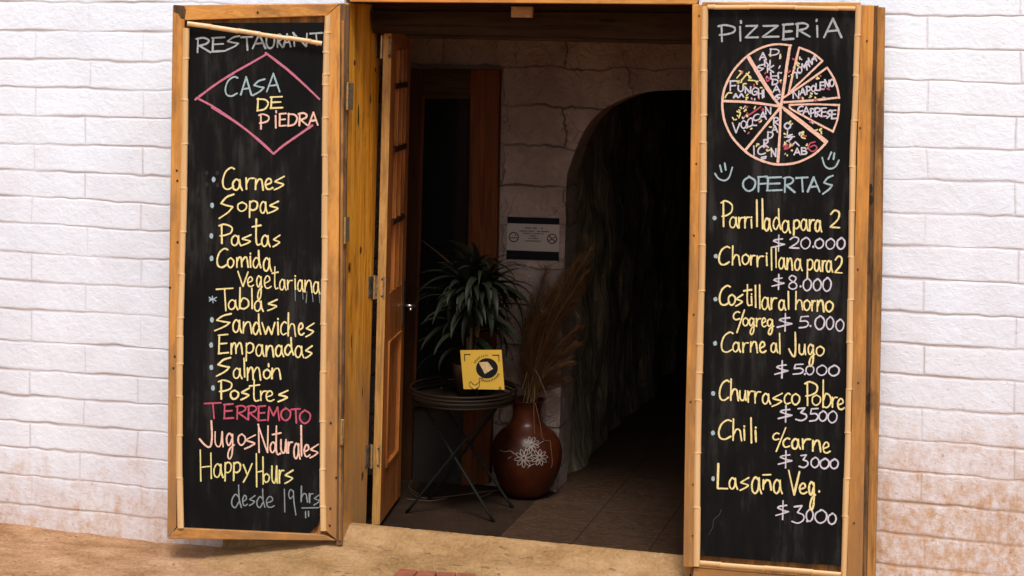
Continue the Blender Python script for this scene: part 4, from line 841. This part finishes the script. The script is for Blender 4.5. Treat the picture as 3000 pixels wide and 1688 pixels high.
# card
KP = Plane(wallp(.60).at(1410, 1140), (.05, -1, .22))
cdx = [(1348, 1026), (1469, 1025), (1478, 1142), (1358, 1140)]
cr = thing('greeting_card', tuple(KP.at(1418, 1140)), 'yellow square card with a black disc propped on the round table', 'card')
panel('card_sheet', cdx, KP, 0, .003, M['card'], cr, 0)
z3 = ZC(960, 900, 3.018)
mb = MB(); k = 28; mb.add([KP.at(*z3(1408+97*math.cos(2*math.pi*i/k), 541+90*math.sin(2*math.pi*i/k)), .001) for i in range(k)], [tuple(range(k))]); mb.build('printed_disc', M['ink'], cr)
mb = MB(); mb.add([KP.at(*z3(*p), .002) for p in ((1335, 488), (1415, 483), (1462, 545), (1390, 592))], [(0, 1, 2, 3)]); mb.build('printed_wedge', M['tan_ink'], cr)
def cardink(mb):
    s_ = lambda L_, w_=1.6: strokes(mb, z3, KP, .0005, L_, w_)
    r = random.Random(2)
    for a in np.linspace(3.6, 4.7, 9): s_([[(1408+112*math.cos(a), 541+106*math.sin(a)), (1408+128*math.cos(a+.04), 541+121*math.sin(a+.04))]], 1.8)
    for a in np.linspace(.45, 1.95, 13): s_([[(1408+108*math.cos(a), 541+103*math.sin(a)), (1408+126*math.cos(a+.05), 541+120*math.sin(a+.05))]], 2)
    s_([[(1210, 418), (1262, 418)], [(1210, 418), (1213, 475)], [(1457, 424), (1514, 424)], [(1514, 424), (1516, 478)]], 2.4)
    s_([[(1262, 655), (1252, 690), (1290, 725), (1330, 720)], [(1262, 655), (1300, 688), (1345, 660)], [(1345, 660), (1340, 700), (1312, 722)], [(1375, 628), (1340, 630), (1345, 660)], [(1520, 705), (1535, 720), (1515, 730), (1520, 705)]], 1.6)
mb = MB(); cardink(mb); mb.build('printed_lines', M['ink'], cr)
# ornaments lying on the tray
def on_table(px, py): return floorp(TZ-.026).at(px, py)
p = on_table(1388, 1155); mb = MB(); mb.lathe([(.0, 0), (.022, 0), (.024, .015), (.018, .028), (.0, .032)], (p[0], p[1], TZ-.026), 10); tag(mb.build('carved_ornament', M['rattan'], smooth=True), 'small dark rounded ornament lying on the tray table before the card', 'ornament')
pts = [on_table(1292, 1140), on_table(1300, 1132)+[0, 0, .02], on_table(1330, 1140)+[0, 0, .045], on_table(1370, 1148)+[0, 0, .03], on_table(1400, 1150)+[0, 0, .012]]
mb = MB(); mb.tube(catmull(pts, 6), .0028, 6); tag(mb.build('bent_cane', M['straw'], smooth=True), 'thin bent cane arching over the tray table', 'cane')
# potted plant standing on the table
PC = np.array([-.40, .77, TZ-.0255])
pp = thing('potted_plant', tuple(PC), 'bushy dark green strap leaved plant in a brown pot on the round table', 'plant')
mb = MB(); mb.lathe([(.055, 0), (.072, .10), (.078, .145), (.070, .145), (.062, .11), (0, .11)], PC, 24); mb.build('pot', M['pot'], pp, smooth=True)
PT = wallp(.77).at(1405, 960)
def strap(mb, base, az, el0, ln, wd, droop, mi=0, twist=0):
    n = 11; p = np.array(base, float); el = el0; L_ = []; Cn = []; R_ = []
    for i in range(n):
        u = i/(n-1); d = np.array([math.cos(az)*math.cos(el), math.sin(az)*math.cos(el), math.sin(el)])
        s_ = np.array([-math.sin(az+twist*u), math.cos(az+twist*u), .25*math.sin(twist)]); up_ = np.cross(d, s_); up_ /= np.linalg.norm(up_)
        wv = wd*max(.04, (min(1, .35+u*2.6))*(1-u**2.6))
        L_.append(p+s_*wv/2+up_*wv*.18); R_.append(p-s_*wv/2+up_*wv*.18); Cn.append(p.copy())
        p = p+d*ln/(n-1); el -= droop/(n-1)*(.4+1.2*u)
    if mi == 0 and any(q[1] < KPY+.03 and q[2] < PC[2]+.19 for q in Cn): return
    mb.add(L_+Cn+R_, [(i, i+1, n+i+1, n+i) for i in range(n-1)]+[(n+i, n+i+1, 2*n+i+1, 2*n+i) for i in range(n-1)], mi)
KPY = .60
rr = random.Random(21); mb = MB()
stem_tops = []
for k in range(7):
    a = rr.uniform(0, 6.28); q = rr.uniform(.0, .08)
    stem_tops.append(np.array([PC[0]+q*math.cos(a), PC[1]+q*math.sin(a)*.7, rr.uniform(PC[2]+.24, PC[2]+.54)]))
for k in range(200):
    b = stem_tops[k % 7]+np.array([rr.uniform(-.015, .015), rr.uniform(-.015, .015), rr.uniform(-.07, .05)])
    az = rr.uniform(0, 2*math.pi); el = rr.uniform(-.5, 1.45)
    strap(mb, b, az, el, rr.uniform(.19, .35), rr.uniform(.030, .052), rr.uniform(1.1, 2.6), 0, rr.uniform(-.4, .4))
mb.build('foliage', M['leaf'], pp, smooth=True)
mb = MB()
for (x, y), (x2, y2) in (((1345, 800), (1228, 690)), ((1330, 775), (1280, 768))):
    a = wallp(.74).at(x, y); b = wallp(.70).at(x2, y2); v_ = b-a; strap(mb, a, math.atan2(v_[1], v_[0]), math.atan2(v_[2], math.hypot(v_[0], v_[1])), np.linalg.norm(v_), .03, .15)
mb.build('dry_leaf', M['leaf_dry'], pp, smooth=True)
mb = MB()
for s_ in stem_tops: mb.tube([(PC[0]+(s_[0]-PC[0])*.3, PC[1]+(s_[1]-PC[1])*.3, PC[2]+.10), s_], [.010, .008], 7)
mb.build('stem', M['twig'], pp)

# vase
VC = FL.at(1541, 1452); VP_ = wallp(VC[1])
vs = thing('clay_vase', tuple(VC), 'big bellied reddish clay vase with white flower drawings on the floor', 'vase')
pxm = float(np.linalg.norm(VP_.at(1600, 1300)-VP_.at(1500, 1300))/100)
prof = [(x, y) for x, y in ((40, 1455), (62, 1440), (82, 1405), (96, 1365), (100, 1330), (95, 1298), (80, 1272), (58, 1252), (44, 1236), (40, 1215), (41, 1192), (47, 1176), (50, 1172))]
pr = [(max(0, r_)*pxm, float(VP_.at(1541, y_)[2])-VC[2]) for r_, y_ in prof]; z00 = pr[0][1]
pr = [(r_, z_-z00) for r_, z_ in pr]
cat_ = catmull(pr, 4); prf = [(float(a), float(b)) for a, b in cat_]
ins = [(a-.006, b) for a, b in prf[::-1] if b > pr[7][1]]
mb = MB(); mb.lathe(prf+ins, VC, 48); mb.build('vase_body', M['clay'], vs, smooth=True)
VT = VC[2]+prf[-1][1]
def on_vase(px, py):                                   # first hit of a ray with the lathe
    r_ = ray(px, py); zs_ = [b for a, b in prf]; rs_ = [a for a, b in prf]
    for t_ in np.linspace(7.0, 9.0, 3000):
        q = CAM+r_*t_; h_ = q[2]-VC[2]
        if 0 < h_ < prf[-1][1] and math.hypot(q[0]-VC[0], q[1]-VC[1]) < np.interp(h_, zs_, rs_)+.002: return q
    return None
def vstroke(mb, pts, wpx):
    P = [on_vase(*p) for p in catmull(pts, 5)]; P = [p for p in P if p is not None]
    if len(P) > 2: ribbon(mb, P, -FW*np.array([1, 1, 0]), wpx*PX*1.1)
z7 = ZC(1460, 900, 3.018); mb = MB()
for (fx, fy), R_ in (((290, 1215), 72), ((225, 1335), 82), ((365, 1330), 72)):
    for k in range(9):
        a = 2*math.pi*k/9+fx; da = .24
        P = [(fx+12*math.cos(a), fy+12*math.sin(a)), (fx+R_*.7*math.cos(a-da), fy+R_*.7*math.sin(a-da)), (fx+R_*math.cos(a), fy+R_*math.sin(a)), (fx+R_*.7*math.cos(a+da), fy+R_*.7*math.sin(a+da)), (fx+14*math.cos(a), fy+14*math.sin(a))]
        vstroke(mb, [z7(*p) for p in P], 1.9)
for P in ([(145, 1300), (105, 1270), (60, 1278), (10, 1262)], [(340, 1225), (370, 1200), (398, 1185)], [(260, 1420), (290, 1395), (320, 1385)], [(88, 1338), (112, 1322)]): vstroke(mb, [z7(*p) for p in P], 1.8)
mb.build('flower_drawing', M['etch'], vs)

# dried grass in the vase
pg = thing('dried_grass', (VC[0], VC[1], VT-.05), 'tall feathery brown dried grass leaning right out of the clay vase', 'dried grass')
r3 = random.Random(12); mb = MB(); stems = MB()
tips = [(1560, 880), (1600, 790), (1575, 950), (1630, 880), (1665, 880), (1680, 1010), (1690, 760), (1728, 735), (1650, 800), (1610, 850), (1585, 920), (1700, 850), (1640, 930), (1690, 960), (1600, 1000), (1660, 1060), (1560, 1000), (1715, 800), (1640, 1110)]
for i, (tx, ty) in enumerate(tips):
    base = np.array([VC[0]+r3.uniform(-.03, .03), VC[1]+r3.uniform(-.03, .03), VT-.06]); tip = wallp(VC[1]-.03+r3.uniform(-.10, .08)).at(tx, ty)
    mid = base*.45+tip*.55+np.array([-.03, 0, .035]); path = catmull([base, mid, tip], 14); stems.tube(path, .0022, 5)
    n = len(path)
    for j in range(560):
        u = .16+.84*r3.random()**.85; q = path[min(n-2, int(u*(n-1)))]+(path[min(n-1, int(u*(n-1))+1)]-path[min(n-2, int(u*(n-1)))])*r3.random()
        d = path[min(n-1, int(u*(n-1))+1)]-path[max(0, int(u*(n-1))-1)]; d = d/np.linalg.norm(d)
        sp = np.array([r3.gauss(0, 1), r3.gauss(0, .8), r3.gauss(0, 1)]); sp -= d*(sp@d); sp /= np.linalg.norm(sp)+1e-9
        ln = r3.uniform(.05, .13)*(1.15-u*.5); e = q+d*ln*.85+sp*ln*.5*(1.15-u*.5)-np.array([0, 0, ln*.12]); s_ = np.cross(d, sp)*.0008
        m_ = (q+e)/2+sp*ln*.1; mb.add([q-s_, q+s_, m_+s_*.9, e, m_-s_*.9], [(0, 1, 2, 4), (4, 2, 3)])
mb.build('plume', M['plume'], pg); stems.build('stalk', M['straw'], pg)
mb = MB()
for P in ([(1570, 1085), (1590, 1130), (1605, 1178), (1602, 1230)], [(1567, 1130), (1564, 1200), (1566, 1270)], [(1568, 1180), (1582, 1240), (1590, 1285), (1610, 1292)], [(1545, 1090), (1530, 1140)], [(1612, 1290), (1618, 1350), (1615, 1370)]):
    mb.tube(catmull([wallp(VC[1]-.16).at(*p) for p in P], 6), .0012, 5)
mb.build('loose_straw', M['straw'], pg)

# twigs on the floor, red brick slab at the sill
for pts in ([(1195, 1440), (1240, 1462), (1330, 1455), (1420, 1443), (1470, 1438)], [(1190, 1465), (1260, 1470), (1310, 1462)], [(1405, 1462), (1440, 1445), (1462, 1425)], [(1180, 1390), (1205, 1412), (1198, 1432), (1225, 1450)]):
    P = [FL.at(*p)+np.array([0, 0, .004]) for p in pts]; mb = MB(); mb.tube(catmull(P, 6), .0032, 6); o = mb.build('dry_twig', M['twig'], smooth=True)
    tag(o, 'dry twig lying on the dark floor below the tray table', 'twig', 'dry twigs under the table')
BP = floorp(.05)
bs = thing('brick_step', tuple(BP.at(1280, 1690)), 'low red brick step in the ground before the sill', 'step')
c4 = [BP.at(1172, 1664), BP.at(1395, 1679), BP.at(1385, 1760), BP.at(1090, 1742)]
mb = MB()
for i in range(4):
    for j in range(2):
        q = lambda a, b: (c4[0]*(1-a)+c4[1]*a)*(1-b)+(c4[3]*(1-a)+c4[2]*a)*b
        a0, a1, b0, b1 = i/4+.008, (i+1)/4-.008, j/2+.02, (j+1)/2-.02
        mb.prism([q(a0, b0), q(a1, b0), q(a1, b1), q(a0, b1)], (0, 0, 1), .06)
mb.build('brick', M['brick'], bs, bevel=.004)
